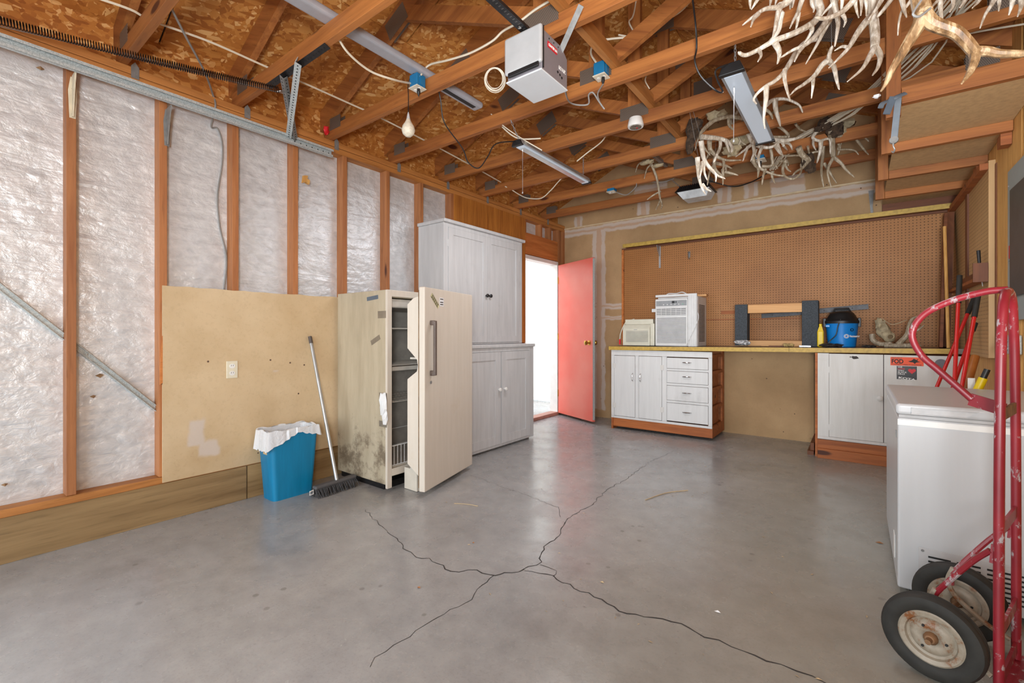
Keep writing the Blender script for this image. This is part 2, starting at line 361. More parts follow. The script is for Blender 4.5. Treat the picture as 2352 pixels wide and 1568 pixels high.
m_door = M('red_painted_door'); _n = m_door.noise(m_door.pos(), 1.6, 4, .5); m_door.col(m_door.ramp(_n, (.35, S('#de6456')), (.65, S('#e27f70')))).rough(.35); m_door = m_door.m  # red paint paled to salmon: the outdoor glare is put into the base colour
m_panelbox = plain('grey_enamel', '#8f9b9b', .4, .1, .05); m_panelin = plain('dark_breaker_door', '#3a3f42', .4)
m_cord = m_black
m_pcork = plain('particle_board', '#c7a578', .75, 0, .1, 35, .1)
m_carp = plain('dark_grey_carpet', '#4c5258', .95, 0, .25, 90, .6)
m_tape = plain('silver_tape', '#8d8375', .4, .2); m_taped = plain('blue_grey_tape', '#5f6b78', .5)
m_card = plain('brown_cardboard', '#9a7a58', .8); m_paper = plain('white_paper', '#dfe0e2', .7, 0, .05); m_straw = plain('straw_work_glove', '#b9a06a', .9, 0, .3, 60, .5)
m_glove = plain('black_leather', '#2a2422', .7, 0, .3, 30, .5)
m_dust = plain('wood_chip', '#c3ab86', .8); m_leaf = plain('dry_leaf', '#a06a3e', .8)
m_sticko = plain('orange_sticker', '#f0521f', .5, 0, .03); m_ink = plain('black_ink', '#2a1c18', .6); m_stickb = plain('black_sticker', '#262326', .4, 0, .05)
m_redink = plain('red_ink', '#d8202c', .5, 0, .03); m_whink = plain('white_ink', '#e8e6e3', .6, 0, .02); m_redm = plain('red_label', '#c8202b', .4, 0, .02)
m_grill = plain('dark_slot', '#141414', .6); m_acw = plain('white_ac_plastic', '#dcdcdc', .4, 0, .05); m_acc = plain('cream_ac_plastic', '#d8d5c4', .4, 0, .05); m_acp = plain('grey_control_panel', '#9a9da0', .4)
m_slotsh = plain('shadowed_louvre_gap', '#77787a', .7)
m_lampm = plain('lamp_housing', '#9fa3a8', .35, .4, .08)
m_led = M('frosted_lamp_lens'); m_led.col(S('#8391a3')).rough(.4); m_led.b.inputs['Emission Color'].default_value = (.92, .96, 1, 1); m_led.b.inputs['Emission Strength'].default_value = .22; m_led = m_led.m
m_clear = M('clear_plastic_lens'); m_clear.col(S('#e8ebee')).rough(.12); m_clear.b.inputs['Transmission Weight'].default_value = .55; m_clear.b.inputs['Alpha'].default_value = 1; m_clear = m_clear.m
def antlermat(name, ca, cb, cc):
    x = M(name); a = x.noise(x.pos((40, 40, 9)), 1.6, 5, .65); b = x.noise(x.pos(), 6, 4, .6)
    c = x.ramp(a, (.3, S(ca)), (.5, S(cb)), (.62, S(cc))); c = x.mix(x.math('MULTIPLY', x.mask(b, .5, .7), .5), c, S(cc))
    x.col(c).rough(.5); x.bump(a, .3, .003); return x.m
m_ant = antlermat('antler_bone', '#8d7b68', '#b9ac9b', '#dcd6cb'); m_antd = antlermat('old_antler_bone', '#75654f', '#998a74', '#b9ad99')
m_elk = antlermat('ridged_brown_antler', '#3f2b18', '#7b5c3c', '#aa9270'); m_hair = plain('brown_hide', '#4f3d2e', .95, 0, .4, 40, .8)
m_bone = plain('weathered_skull_bone', '#b8a888', .7, 0, .25, 22, .4)
def pegboard(name, c1, c2, plane):
    x = M(name); p = x.pos(); s = x.n('SeparateXYZ'); x.l(p, s.inputs[0]); U = s.outputs[0 if plane == 'XZ' else 1]; Z = s.outputs[2]; k = 1/.0254
    fu = x.math('SUBTRACT', x.math('FRACT', x.math('MULTIPLY', U, k)), .5); fz = x.math('SUBTRACT', x.math('FRACT', x.math('MULTIPLY', Z, k)), .5)
    d = x.math('SQRT', x.math('ADD', x.math('MULTIPLY', fu, fu), x.math('MULTIPLY', fz, fz)))
    a = x.noise(p, 1.4, 4, .6); c = x.ramp(a, (.3, S(c1)), (.7, S(c2))); h = x.mask(d, .11, .16)
    c = x.mix(h, S('#2a1406'), c); x.col(c).rough(.55); x.bump(h, .6, .004); return x.m
m_pegb = pegboard('brown_pegboard', '#996330', '#af7842', 'XZ'); m_pegr = pegboard('tan_pegboard', '#b28c5c', '#c9a474', 'YZ')
def text(body, name, loc, X, Y, size, mat, parent, ext=.0006, bold=0, sx=1.0, align='LEFT'):
    cu = bpy.data.curves.new(name, 'FONT'); cu.body = body; cu.size = size; cu.extrude = ext; cu.align_x = align; cu.offset = bold
    cu.materials.append(mat); o = bpy.data.objects.new(name, cu); C.collection.objects.link(o)
    X = V(X).normalized(); Y = V(Y).normalized(); N = X.cross(Y)
    m = Matrix(((X.x*sx, Y.x, N.x, loc[0]), (X.y*sx, Y.y, N.y, loc[1]), (X.z*sx, Y.z, N.z, loc[2]), (0, 0, 0, 1)))
    if parent: o.parent = parent; m = WM.get(parent.name, Matrix()).inverted() @ m
    o.matrix_local = m
    dg = bpy.context.evaluated_depsgraph_get(); me = bpy.data.meshes.new_from_object(o.evaluated_get(dg)); par = o.parent; bpy.data.objects.remove(o)
    o = bpy.data.objects.new(name, me); C.collection.objects.link(o); o.parent = par; o.matrix_local = m
    return o
# ================================================================== ROOM
XL = -3.205; XR = .69; YB = 5.42; ZP = 2.56      # stud faces, right wall, back wall, top of plates
RX = -1.27                                        # ridge line
SL = .465
def roofz(x): return 3.30+SL*((x+2.243) if x < RX else (2*RX-x+2.243))
fl = struct(MB().box(XL-.12, XR+.1, YF-.1, YB+.1, -.12, 0).build('floor', m_conc))
gr = struct(MB().box(-9, 6, -9, YF-.1, -.14, -.02).box(-9, XL-.12, YF-.1, 9, -.14, -.0).build('ground', m_conc))
# cracks in the slab: thin dark gaps
def crack(pts, w0, w1, seed):
    rnd = random.Random(seed); P = []
    for i in range(len(pts)-1):
        a = onZ(*pts[i]); b = onZ(*pts[i+1]); n = max(2, int((b-a).length/.03)); d = (b-a).normalized(); s = V((-d.y, d.x, 0))
        for k in range(n): P.append(a.lerp(b, k/n)+s*rnd.uniform(-.011, .011))
    P.append(onZ(*pts[-1])); m = MB(); vs = []; N = len(P)
    for i, p in enumerate(P):
        d = (P[min(i+1, N-1)]-P[max(i-1, 0)]).normalized(); s = V((-d.y, d.x, 0)); h = (w0+(w1-w0)*i/N)*rnd.uniform(.5, 1.3)/2
        vs += [p+s*h+V((0, 0, .0008)), p-s*h+V((0, 0, .0008))]
    m.add(vs, [(2*i, 2*i+1, 2*i+3, 2*i+2) for i in range(N-1)]); return m.build('crack', m_crk, fl)
m_crk = plain('crack_shadow', '#3a3634', .95)
crack([(1205, 1309), (1160, 1316), (1137, 1322), (1095, 1311), (1035, 1312), (985, 1283), (945, 1275), (920, 1248), (870, 1205), (840, 1170)], .0065, .002, 1)
crack([(1205, 1309), (1240, 1290), (1250, 1255), (1290, 1225), (1300, 1190), (1350, 1165), (1400, 1122), (1440, 1100), (1490, 1062), (1560, 1030)], .0055, .0015, 2)
crack([(1205, 1309), (1270, 1322), (1320, 1350), (1380, 1378), (1440, 1410), (1500, 1420), (1545, 1425), (1620, 1460), (1680, 1485), (1760, 1520), (1830, 1540), (1900, 1570), (1990, 1600)], .005, .006, 3)
crack([(1137, 1322), (1110, 1345), (1080, 1375), (1020, 1410), (975, 1440), (900, 1480), (865, 1510), (850, 1532)], .0035, .002, 4)
crack([(1240, 1297), (1275, 1310), (1270, 1324)], .003, .003, 5)
crack([(1290, 1187), (1280, 1165), (1220, 1140), (1160, 1120), (1080, 1090)], .0025, .0012, 6)
# left wall: silver insulation between studs
lw = struct(MB().box(XL-.11, XL-.085, YF, 4.475, .18, 2.475).box(XL-.11, XL-.085, 4.475, YB, 2.05, 2.475).box(XL-.11, XL-.085, 5.28, YB, 0, 2.05)
            .build('wall_left', m_foil))
MB().box(XL-.12, XL-.112, YF, 4.46, 0, 2.83).box(XL-.12, XL-.112, 4.46, YB, 2.05, 2.83).build('outer_sheathing', m_osb, lw)
st_y = [-1.12, -.72, -.32, .09, .493, .88, 1.265, 1.66, 2.055, 2.465, 2.845, 3.245, 3.65, 4.05, 4.455]
s0 = MB().box(XL-.085, XL, -.019, .019, .255, 2.475).build('stud', w_z, lw, bevel=.002)
for i, y in enumerate(st_y):
    o = s0 if i == 0 else s0.copy()
    if i: C.collection.objects.link(o)
    o.location = (0, y, 0)
MB().box(XL-.085, XL, 5.245, 5.283, .0, 2.475).build('stud', w_z, lw)
MB().box(XL-.085, XL+.0, 5.36, YB-.001, .0, 2.475).build('stud', w_z, lw)
MB().box(XL-.085, XL, YF, YB, 2.475, 2.516).build('top_plate', w_y, lw, bevel=.002)
MB().box(XL-.085, XL+.003, YF, YB, 2.519, ZP).build('top_plate', w_y, lw, bevel=.002)
MB().box(XL-.085, XL+.004, YF, 4.47, .215, .253).build('sill_plate', w_y, lw, bevel=.002)
MB().box(XL-.085, XL-.002, YF, 4.47, .0, .213).build('stem_curb', m_conc, lw)
# ragged drywall half sheet, header, plywood
bb = struct(MB().box(XL-.001, XL+.014, YF, 1.325, .001, .216).build('baseboard_left', w_base))
MB().box(XL-.001, XL+.014, 1.333, 2.75, .001, .216).build('board', w_base, bb)
dw = []
for k in range(31): dw.append((.874+k*(2.75-.874)/30, 1.362+random.uniform(-.004, .004)))
MB().prism([(.874, .222), (2.75, .222)]+dw[::-1], (XL+.0005, 0, 0), (0, 1, 0), (0, 0, 1), (1, 0, 0), .013).build('drywall_sheet', m_left, lw)
MB().prism([(3.262, .98), (4.475, .98), (4.475, 2.474), (3.262, 2.474)], (XL+.0005, 0, 0), (0, 1, 0), (0, 0, 1), (1, 0, 0), .01).build('plywood_sheet', w_ply, lw)
MB().box(XL-.085, XL-.002, 4.478, 5.24, 2.055, 2.315).build('door_header', w_hdr, lw, bevel=.002)
for y in (4.478, 4.83, 5.05): MB().box(XL-.085, XL-.004, y, y+.036, 2.316, 2.474).build('blocking', w_z, lw)
# split splinter and bits on studs
MB().prism([(0, 0), (.03, .02), (.035, .2), (.012, .28), (0, .1)], (XL+.001, .862, .79), (0, 1, 0), (0, 0, 1), (1, 0, 0), .012).build('splinter', w_hdr, lw)
# metal let-in brace, three visible lengths
def brace(y0, y1):
    z = lambda y: 1.309+(y-.25)*(.66-1.309)/(.849-.25)
    m = MB(); up = V((0, 1.083, 1)).normalized()
    a = V((XL-.07, y0, z(y0))); b = V((XL-.07, y1, z(y1))); m.bar(a, b, .004, .034, (0, 0, 1)); m.bar(a+V((.008, 0, .017)), b+V((.008, 0, .017)), .018, .003, (0, 0, 1)); m.bar(a+V((.008, 0, -.017)), b+V((.008, 0, -.017)), .018, .003, (0, 0, 1))
    return m.build('metal_brace', m_gal, lw)
for px_, py_, k_ in ((228, 862, .018), (213, 910, .013), (92, 158, .016), (200, 812, .01), (10, 1112, .012)):
    q_ = onX(px_, py_, XL-.08)
    MB().add([q_+V((0, -k_, 0)), q_+V((.012, 0, k_*.6)), q_+V((.004, k_, .2*k_)), q_+V((.014, .1*k_, -k_*.7))], [(0, 1, 2, 3)]).build('torn_flap', m_card, lw)
brace(-.28, .07); brace(.11, .474); brace(.512, .861)
# wall outside left: door frame and threshold, white space beyond
dr = struct(thing('door_1', None, None, (XL, 5.237, 0)))
MB().box(XL-.11, XL+.002, 5.225, 5.244, .0, 2.045).build('jamb', m_white, dr); MB().box(XL-.11, XL+.002, 4.478, 4.493, .0, 2.045).build('jamb', m_white, dr)
MB().box(XL-.11, XL+.003, 4.493, 5.225, 2.0, 2.045).build('head_jamb', m_white, dr)
MB().box(XL-.11, XL+.012, 4.478, 5.244, .0, .04).build('threshold', plain('worn_red_wood_sill', '#b98a7a', .6), dr, bevel=.004)
hp = V((XL+.012, 5.228, 0)); fp = V((-2.55, 4.93, 0)); D = (fp-hp).normalized(); DN = V((D.y, -D.x, 0))
MB().frame(hp, D, -DN, (0, 0, 1), 0, .735, 0, .038, .03, 1.998).build('door_leaf', m_door, dr, bevel=.002)
MB().frame(hp, D, -DN, (0, 0, 1), .7355, .7385, .004, .034, .05, 1.99).build('edge_strip', m_gal, dr)
for q, sgn in ((0, 1), (-.038, 1)):
    base = hp+D*.675+V((0, 0, .975))+(DN*0 if q == 0 else -DN*.038); n = DN if q == 0 else -DN
    kb = MB().lathe([(.03, 0), (.03, .006), (.012, .01), (.011, .03), (.022, .036), (.029, .05), (.027, .062), (.015, .069), (.001, .07)], base, n, 18).build('door_knob', m_brass, dr, True)
for z in (.25, 1.0, 1.75): MB().tube([hp+V((.004, -.006, z)), hp+V((.004, -.006, z+.09))], .006, 8).build('hinge', m_brass, dr)
ex = struct(MB().box(-4.75, -4.65, 2.5, 8.5, .02, 2.9).build('wall_outside', m_ext))
MB().box(-4.65, XL-.125, 6.15, 6.25, .02, 2.9).build('return_wall', m_ext, ex)
# back wall with gable
bw = struct(MB().prism([(XL-.12, -.05), (XR+.12, -.05), (XR+.12, roofz(XR+.12)+.05), (RX, roofz(RX)+.05), (XL-.12, roofz(XL-.12)+.05)], (0, YB, 0), (1, 0, 0), (0, 0, 1), (0, 1, 0), .1).build('wall_back', m_back))
MB().box(XL, .14, YB-.012, YB-.0005, 2.507, 2.522).build('ledge_strip', plain('pale_raw_edge', '#d8c3a0', .7), bw)
# right wall
wr = struct(MB().box(XR, XR+.1, YF, YB, 0, 2.80).build('wall_right', w_oak))
for y in (2.3, 3.52): MB().box(XR-.004, XR-.0005, y-.0, y+1.2, (.0), 2.79).build('plywood_sheet', w_oak, wr, bevel=.0015)
MB().box(XR-.035, XR-.004, 4.09, 4.72, .93, 2.17).build('pegboard_panel', m_pegr, wr); MB().box(XR-.035, XR-.004, 4.80, YB-.01, .93, 2.17).build('pegboard_panel', m_pegr, wr)
MB().box(XR-.045, XR-.004, 4.72, 4.80, .93, 2.17).build('dark_batten', w_dark, wr)
MB().box(XR-.075, XR-.036, 4.09, 5.38, 2.115, 2.155).build('top_rail', w_brown, wr)
MB().box(XR-.008, XR-.0045, 4.05, 4.09, .93, 2.14).build('edge_batten', w_dark, wr)
# front wall around the open garage door
fw = struct(MB().box(XL-.12, -3.0, YF-.12, YF, 0, 4).box(.5, XR+.1, YF-.12, YF, 0, 4).box(-3.0, .5, YF-.12, YF, 2.23, 4).build('wall_front', m_left))
# roof: strand board sheets on both slopes
ce = struct(thing('ceiling', None, None, (RX, 0, 3.8)))
nrmL = V((-SL, 0, 1)).normalized(); nrmR = V((SL, 0, 1)).normalized()
XE = (XL-.45, RX, XR+.45)
for side in (0, 1):
    xa, xb = (XE[0], XE[1]) if side == 0 else (XE[1], XE[2])
    cuts = [xa, xa+(xb-xa)*.46, xb]
    for i in range(2):
        y = YF-.1-(1.2 if i else 0)
        while y < YB:
            y0 = max(y, YF-.1); y1 = min(y+2.435, YB+.02)
            if y1-y0 > .05:
                g = .002; x0, x1 = cuts[i]+g, cuts[i+1]-g
                MB().add([(x0, y0+g, roofz(x0)), (x1, y0+g, roofz(x1)), (x1, y1-g, roofz(x1)), (x0, y1-g, roofz(x0)), (x0, y0+g, roofz(x0)+.013), (x1, y0+g, roofz(x1)+.013), (x1, y1-g, roofz(x1)+.013), (x0, y1-g, roofz(x0)+.013)],
                         [(0, 3, 2, 1), (4, 5, 6, 7), (0, 1, 5, 4), (1, 2, 6, 5), (2, 3, 7, 6), (3, 0, 4, 7)]).build('roof_sheet', m_osb, ce)
            y += 2.44
m_shing = plain('dark_roofing', '#3c3a38', .9)
MB().add([(XE[0], YF-.2, roofz(XE[0])+.02), (RX, YF-.2, roofz(RX)+.03), (XE[2], YF-.2, roofz(XE[2])+.02), (XE[0], YB+.2, roofz(XE[0])+.02), (RX, YB+.2, roofz(RX)+.03), (XE[2], YB+.2, roofz(XE[2])+.02)], [(0, 1, 4, 3), (1, 2, 5, 4)]).build('roofing_felt', m_shing, ce)
MB().box(XL-.45, XL-.43, YF, YB, 2.45, 2.66).box(XR+.43, XR+.45, YF, YB, 2.45, 2.66).build('fascia_board', w_y, ce)
MB().box(XL-.43, XL-.13, YF, YB, 2.50, 2.51).box(XR+.11, XR+.43, YF, YB, 2.50, 2.51).build('soffit_board', w_y, ce)
# gable wall above the garage door opening is part of wall_front; right top plates
# ------------------------------------------------------------------ roof trusses
Tw = .038
def truss(y, label):
    t = thing('roof_truss', label, 'truss', (RX, y, ZP), 'roof trusses spanning the garage')
    b = lambda x0, x1: MB().box(x0, x1, y-Tw/2, y+Tw/2, ZP+.001, ZP+.09)
    b(XL-.06, XR+.06).build('bottom_chord', w_x, t, bevel=.002)
    def sl(xa, za, xb, zb, dep, nm, mt):
        d = V((xb-xa, 0, zb-za)).normalized(); n = V((-d.z, 0, d.x)); n = n if n.z > 0 else -n
        a = V((xa, y-Tw/2, za)); c = V((xb, y-Tw/2, zb))
        return MB().frame(a, d, (0, 1, 0), n, 0, (c-a).length, 0, Tw, 0, dep).build(nm, mt, t)
    lo = lambda x: roofz(x)-.156
    sl(XE[0]+.05, lo(XE[0]+.05), RX-.002, lo(RX-.002), .138, 'top_chord', w_dn); sl(XE[2]-.05, lo(XE[2]-.05), RX+.002, lo(RX+.002), .138, 'top_chord', w_up)
    MB().box(RX-.045, RX+.045, y-Tw/2+.0005, y+Tw/2-.0005, ZP+.09, lo(RX)-.02).build('king_post', w_post, t)
    for s in (-1, 1):
        xa = RX+s*.05; za = ZP+.092; xb = RX+s*1.06; zb = lo(RX+s*1.06)+.0
        d = V((xb-xa, 0, zb-za)).normalized(); n = V((-d.z, 0, d.x)); n = n if n.z > 0 else -n
        MB().frame(V((xa, y-Tw/2, za)), d, (0, 1, 0), n, 0, (V((xb-xa, 0, zb-za))).length-.01, .001, Tw-.001, 0, .089).build('web', w_up if s < 0 else w_dn, t)
    g = .0012; P = []
    P.append(((RX, ZP+.105), (.105, 0, 0), (0, 0, .045)))
    for s in (-1, 1):
        c = RX+s*1.13; d = V((1, 0, -s*SL)).normalized()
        P.append(((c, lo(c)+.05), d*.1, V((-d.z, 0, d.x))*.065))
        P.append(((RX+s*1.84, ZP+.10), (.07, 0, 0), (0, 0, .045)))
    P.append(((RX, lo(RX)+.03), (.09, 0, 0), (0, 0, .07)))
    for (c, a, b_) in P:
        for sd in (-1, 1):
            o = V((c[0], y+sd*(Tw/2+g/2), c[1])); a = V(a); b_ = V(b_)
            MB().frame(o, a, V((0, 1, 0)), b_, -1, 1, -g/2, g/2, -1, 1).build('gusset_plate', m_plate, t)
    return t
TY = [.09, .70, 1.285, 1.93, 2.53, 3.13, 3.73, 4.34, 4.94]
ON = ['nearest roof truss, crossing the top left corner of the photo', 'roof truss crossing above the long dark coil spring, second from the camera', 'roof truss carrying the perforated angle iron of the door track',
      'roof truss carrying the blue box with the hanging white bulb', 'roof truss carrying the blue box beside the door opener', 'roof truss carrying the round white lamp holder',
      'roof truss just beyond the round white lamp holder', 'roof truss carrying the small box and cable near the back wall', 'farthest roof truss, next to the tan back wall']
for y, lb in zip(TY, ON): truss(y, lb)
o = MB().box(-1.165, -1.127, YF+.1, 4.9, ZP+.093, ZP+.18).build('bracing_board', w_y); tag(o, 'long pale bracing board running across all the trusses beside the king posts', 'lumber')
# hurricane clips at the truss ends
ct = thing('truss_clip', 'small grey metal clip at a truss end on the left wall plate', 'bracket', (XL, .0, ZP), 'metal clips along the left wall plate')
MB().prism([(-.018, -.06), (.018, -.06), (.018, .005), (0, .03), (-.018, .005)], (XL+.0045, .0, ZP), (0, 1, 0), (0, 0, 1), (1, 0, 0), .0015).build('clip_plate', m_steel, ct)
MB().lathe([(.004, 0), (.004, .002), (.001, .003)], (XL+.006, 0, ZP-.03), (1, 0, 0), 8).build('nail_head', m_steel, ct)
ct.location = (XL, TY[1]+.05, ZP)
NTH = ['third', 'fourth', 'fifth', 'sixth', 'seventh', 'eighth', 'last']
ct['label'] = 'small grey metal clip on the left wall plate below the coil spring'
for y, w_ in zip(TY[2:], NTH): dup(ct, (0, y-TY[1], 0), 'small grey metal clip on the left wall plate at the %s roof truss' % w_)
# ================================================================== GARAGE DOOR HARDWARE
t = thing('door_track', 'galvanised horizontal garage door track along the top of the left wall', 'track', (-3.09, .5, 2.39))
m = MB(); x0 = -3.1
m.box(x0-.003, x0, YF+.05, 1.875, 2.384, 2.434).box(x0, x0+.03, YF+.05, 1.875, 2.432, 2.435).box(x0, x0+.022, YF+.05, 1.875, 2.384, 2.387).box(x0+.02, x0+.023, YF+.05, 1.875, 2.384, 2.398).box(x0+.028, x0+.031, YF+.05, 1.875, 2.42, 2.435)
m.build('rail', m_gal, t)
for k in range(7): MB().lathe([(.0045, 0), (.0045, .001)], (x0+.0002, 1.6+k*.042, 2.41), (1, 0, 0), 8).build('slot_hole', m_grill, t)
def perf(name, p, q, up, parent, wd=.034, m_=None):
    p = V(p); q = V(q); d = (q-p).normalized(); a = d.cross(V(up)).normalized(); u = a.cross(d).normalized(); L = (q-p).length
    mm = MB().frame(p, a, u, d, -wd/2, wd/2, 0, .003, 0, L).frame(p, a, u, d, -wd/2, -wd/2+.003, -wd, 0, 0, L)
    o = mm.build(name, m_ or m_gal, parent); n = int(L/.026); h = MB()
    for k in range(n):
        c = p+d*(.013+k*.026)
        h.lathe([(.0042, -.0006), (.0042, .0044)], c, u, 7); h.lathe([(.0042, -.0006), (.0042, .0044)], c+a*(-wd/2-.0003)-u*wd*.5, a, 7)
    h.build('slot_holes', m_grill, o)['kind'] = 'stuff'
    return o
a0 = V((-2.80, TY[2]-.0, ZP-.004)); a1 = V((-2.16, TY[2]-.0, ZP-.004))
tg = thing('track_hanger', 'perforated angle iron hanger holding the garage door track to a truss', 'bracket', a0)
perf('angle_iron', a0, a1, (0, -.35, -1), tg, .036, m_darkst)
p1 = onZ(685, 146, 2.535); perf('strap', V((-3.085, 1.55, 2.42)), p1, (1, -.6, -.2), tg, .036)
perf('brace_strap', V((-3.085, 1.60, 2.42)), onZ(655, 178, 2.535), (1, -.3, -.1), tg, .028, m_steel)
# coil spring
sp0 = onZ(640, 206, 2.50); sp1 = onZ(0, 38, 2.485); dv = (sp1-sp0).normalized(); sp1 = sp1+dv*.5
sg = V((0, 0, 1))
def helix(p, q, R, pitch, r, nt=9, sag=.02):
    d = (q-p); L = d.length; d.normalize(); a = d.orthogonal().normalized(); b = d.cross(a); N = int(L/pitch); pts = []
    for i in range(N*nt+1):
        s_ = i/(N*nt); an = 2*PI*i/nt
        pts.append(p.lerp(q, s_)+V((0, 0, -sag*4*s_*(1-s_)))+(a*math.cos(an)+b*math.sin(an))*R)
    return pts
o = thing('extension_spring', 'long dark coiled extension spring stretched above the left door track', 'spring', sp0)
MB().tube(helix(sp0, sp1, .0175, .0098, .0022), .0022, 5).build('coil', plain('black_spring_steel', '#2b2422', .3, .8), o, True)
MB().tube([sp0+V((-.01, .09, .0)), sp0+V((-.01, .05, .006)), sp0+V((0, .02, 0)), sp0+V((.012, .005, -.008)), sp0+V((0, -.01, -.015))], .0035, 6).build('end_hook', m_steel, o, True)
o = MB().tube([onZ(650, 214, 2.49), onZ(0, 60, 2.47)], .002, 6).build('safety_cable', m_steel); tag(o, 'thin steel cable running alongside the dark coil spring', 'cable')
# opener
t = thing('garage_door_opener', 'grey and white garage door opener box hanging from the trusses', 'opener', (-1.23, 1.82, 2.28))
X0, X1, Y0, Y1, Z0, Z1 = -1.335, -1.132, 1.72, 1.945, 2.275, 2.475
MB().prism([(Y0, Z0), (Y1, Z0), (Y1, Z1-.05), (Y1-.05, Z1-.012), (Y0, Z1-.01)], (X0+.004, 0, 0), (0, 1, 0), (0, 0, 1), (1, 0, 0), X1-X0-.008).build('housing', plain('grey_opener_steel', '#8f8a90', .4, .3, .05), t, bevel=.003)
MB().box(X0-.004, X1+.004, Y0-.02, Y0+.004, Z0+.03, Z1+.004).build('front_cover', plain('white_grey_cover', '#a9a9aa', .35, 0, .05), t, bevel=.018, seg=4)
MB().box(X0, X1, Y0-.01, Y1, Z0-.004, Z0+.004).build('lamp_lens', plain('milky_lamp_lens', '#c3c6ca', .4, 0, .03), t, bevel=.003)
MB().box(X0+.02, X1-.01, Y0-.022, Y0-.012, Z0+.012, Z0+.034).build('lens_strip', m_black, t, bevel=.004)
MB().box(X1-.002, X1+.003, Y0+.002, Y0+.007, Z0+.01, Z1).build('seam_gasket', m_black, t)
lbp = MB().box(X1-.003, X1-.0005, Y0+.045, Y0+.125, Z1-.075, Z1-.048).build('brand_label', m_redm, t)
text('CRAFTSMAN', 'lettering', (X1+.0006, Y0+.049, Z1-.068), (0, 1, 0), (0, 0, 1), .0165, m_whink, lbp, sx=.80, bold=.0004)
text('1/2 H.P.', 'lettering', (X1-.0028, Y0+.142, Z0+.07), (0, 1, 0), (0, 0, 1), .024, m_whink, t, sx=.85, bold=.0006)
for dy, dz in ((.135, .05), (.155, .045), (.172, .038)): MB().lathe([(.006, 0), (.006, .002)], (X1-.004, Y0+dy, Z0+dz), (1, 0, 0), 10).build('adjusting_hole', m_grill, t)
for k in range(4): MB().lathe([(.004, 0), (.004, .003)], (X1-.006, Y0+.06+k*.04, Z1-.03), (1, 0, 0), 8).build('bolt_hole', m_grill, t)
ra = V((-1.232, Y0+.06, Z1+.014)); rb = V((-1.232, YF+.1, Z1+.05))
tr = thing('opener_rail', 'dark perforated steel rail running from the opener toward the garage door', 'rail', ra)
MB().bar(ra, rb, .042, .004).bar(ra+V((0, 0, .016)), rb+V((0, 0, .016)), .004, .034).bar(ra+V((.02, 0, .006)), rb+V((.02, 0, .006)), .003, .012).bar(ra+V((-.02, 0, .006)), rb+V((-.02, 0, .006)), .003, .012).build('track', m_darkst, tr)
h = MB(); L = (rb-ra).length; d = (rb-ra).normalized()
for k in range(int(L/.02)): h.bar(ra+d*(.01+k*.02)+V((.006, 0, -.0025)), ra+d*(.016+k*.02)+V((.006, 0, -.0025)), .012, .001)
h.build('chain_links', plain('oily_chain', '#6f6c6a', .35, .8), tr)['kind'] = 'stuff'
MB().lathe([(.009, 0), (.009, .006), (.004, .008)], ra+V((.0, -.1, -.004)), (0, 0, -1), 6).build('bolt', m_chrome, tr)
# opener strap to the truss
sA = V((X1-.012, Y1-.05, Z1-.03)); sB = onZ(1335, 12, ZP+.002)
o = MB().bar(sA, sB, .026, .005, (1.14, -1.9, -1.37)).build('hanger_strap', m_steel); tag(o, 'bent galvanised strap holding up the door opener', 'strap')
# ceiling shop lights
def shop(name, label, x, y0, y1, z, wd, mats, dark=False, lens=True, ends=None):
    t = thing(name, label, 'light', (x, (y0+y1)/2, z), 'hanging shop lights')
    prof = [(-wd/2, 0), (wd/2, 0), (wd*.32, wd*.42), (-wd*.32, wd*.42)]
    MB().prism([(a, b) for a, b in prof], (x, y0, z), (1, 0, 0), (0, 0, 1), (0, 1, 0), y1-y0).build('housing', mats, t, bevel=.003)
    if lens: MB().box(x-wd*.36, x+wd*.36, y0+.02, y1-.02, z-.010, z-.0005).build('lens', m_led, t, bevel=.003)
    if ends:
        for ya, yb in ((y0-.018, y0+.012), (y1-.012, y1+.018)):
            MB().prism([(a*1.06, b*1.1-.012) for a, b in prof], (x, ya, z), (1, 0, 0), (0, 0, 1), (0, 1, 0), yb-ya).build('end_cap', ends, t, bevel=.004)
    return t
def chain(p, q, label, par=None, nm='chain'):
    p = V(p); q = V(q); L = (q-p).length; n = max(3, int(L/.018)); m = MB(); d = (q-p).normalized(); a = d.orthogonal().normalized(); b = d.cross(a)
    for i in range(n):
        c = p.lerp(q, (i+.5)/n); e = a if i % 2 else b
        m.tube([c+d*.0115*math.cos(2*PI*k/10)+e*.0055*math.sin(2*PI*k/10) for k in range(10)], .0016, 5, True)
    o = m.build(nm, m_steel, par)
    return o
m_dk = plain('dark_chain', '#3a3836', .4, .7)
# L3 near right, lit; L2 centre left; L1 lying on the chords
t3 = shop('led_shop_light', 'lit white bar shop light with black end caps hung near the antlers', -.50, 2.47, 3.50, 2.385, .115, m_lampm, ends=m_black)
chain((-.50, 2.55, 2.43), (-.50, 2.55, 2.56), '', t3); chain((-.50, 3.43, 2.43), (-.50, 3.43, 2.56), '', t3)
MB().tube([(-.515, 2.60, 2.38), (-.517, 2.60, 2.1)], .0017, 5).blob((-.517, 2.60, 2.09), .006, .006, .009, 8, 0).build('pull_chain', m_alum, t3)
LA = area('led_shop_light_beam', (-.50, 2.98, 2.366), (0, 0, 0), .09, .95, 8, (.97, .98, 1))
t2 = shop('led_shop_light', 'slim silver shop light hanging on chains over the middle of the floor', -1.885, 2.55, 3.56, 2.40, .085, m_alum, ends=m_black)
MB().box(-1.905, -1.865, 2.6, 3.5, 2.386, 2.3885).build('reflector_strip', m_alum, t2)
chain((-1.885, 2.56, 2.44), (-1.91, 2.50, 2.56), '', t2); chain((-1.885, 3.50, 2.44), (-1.885, 3.50, 2.60), '', t2)
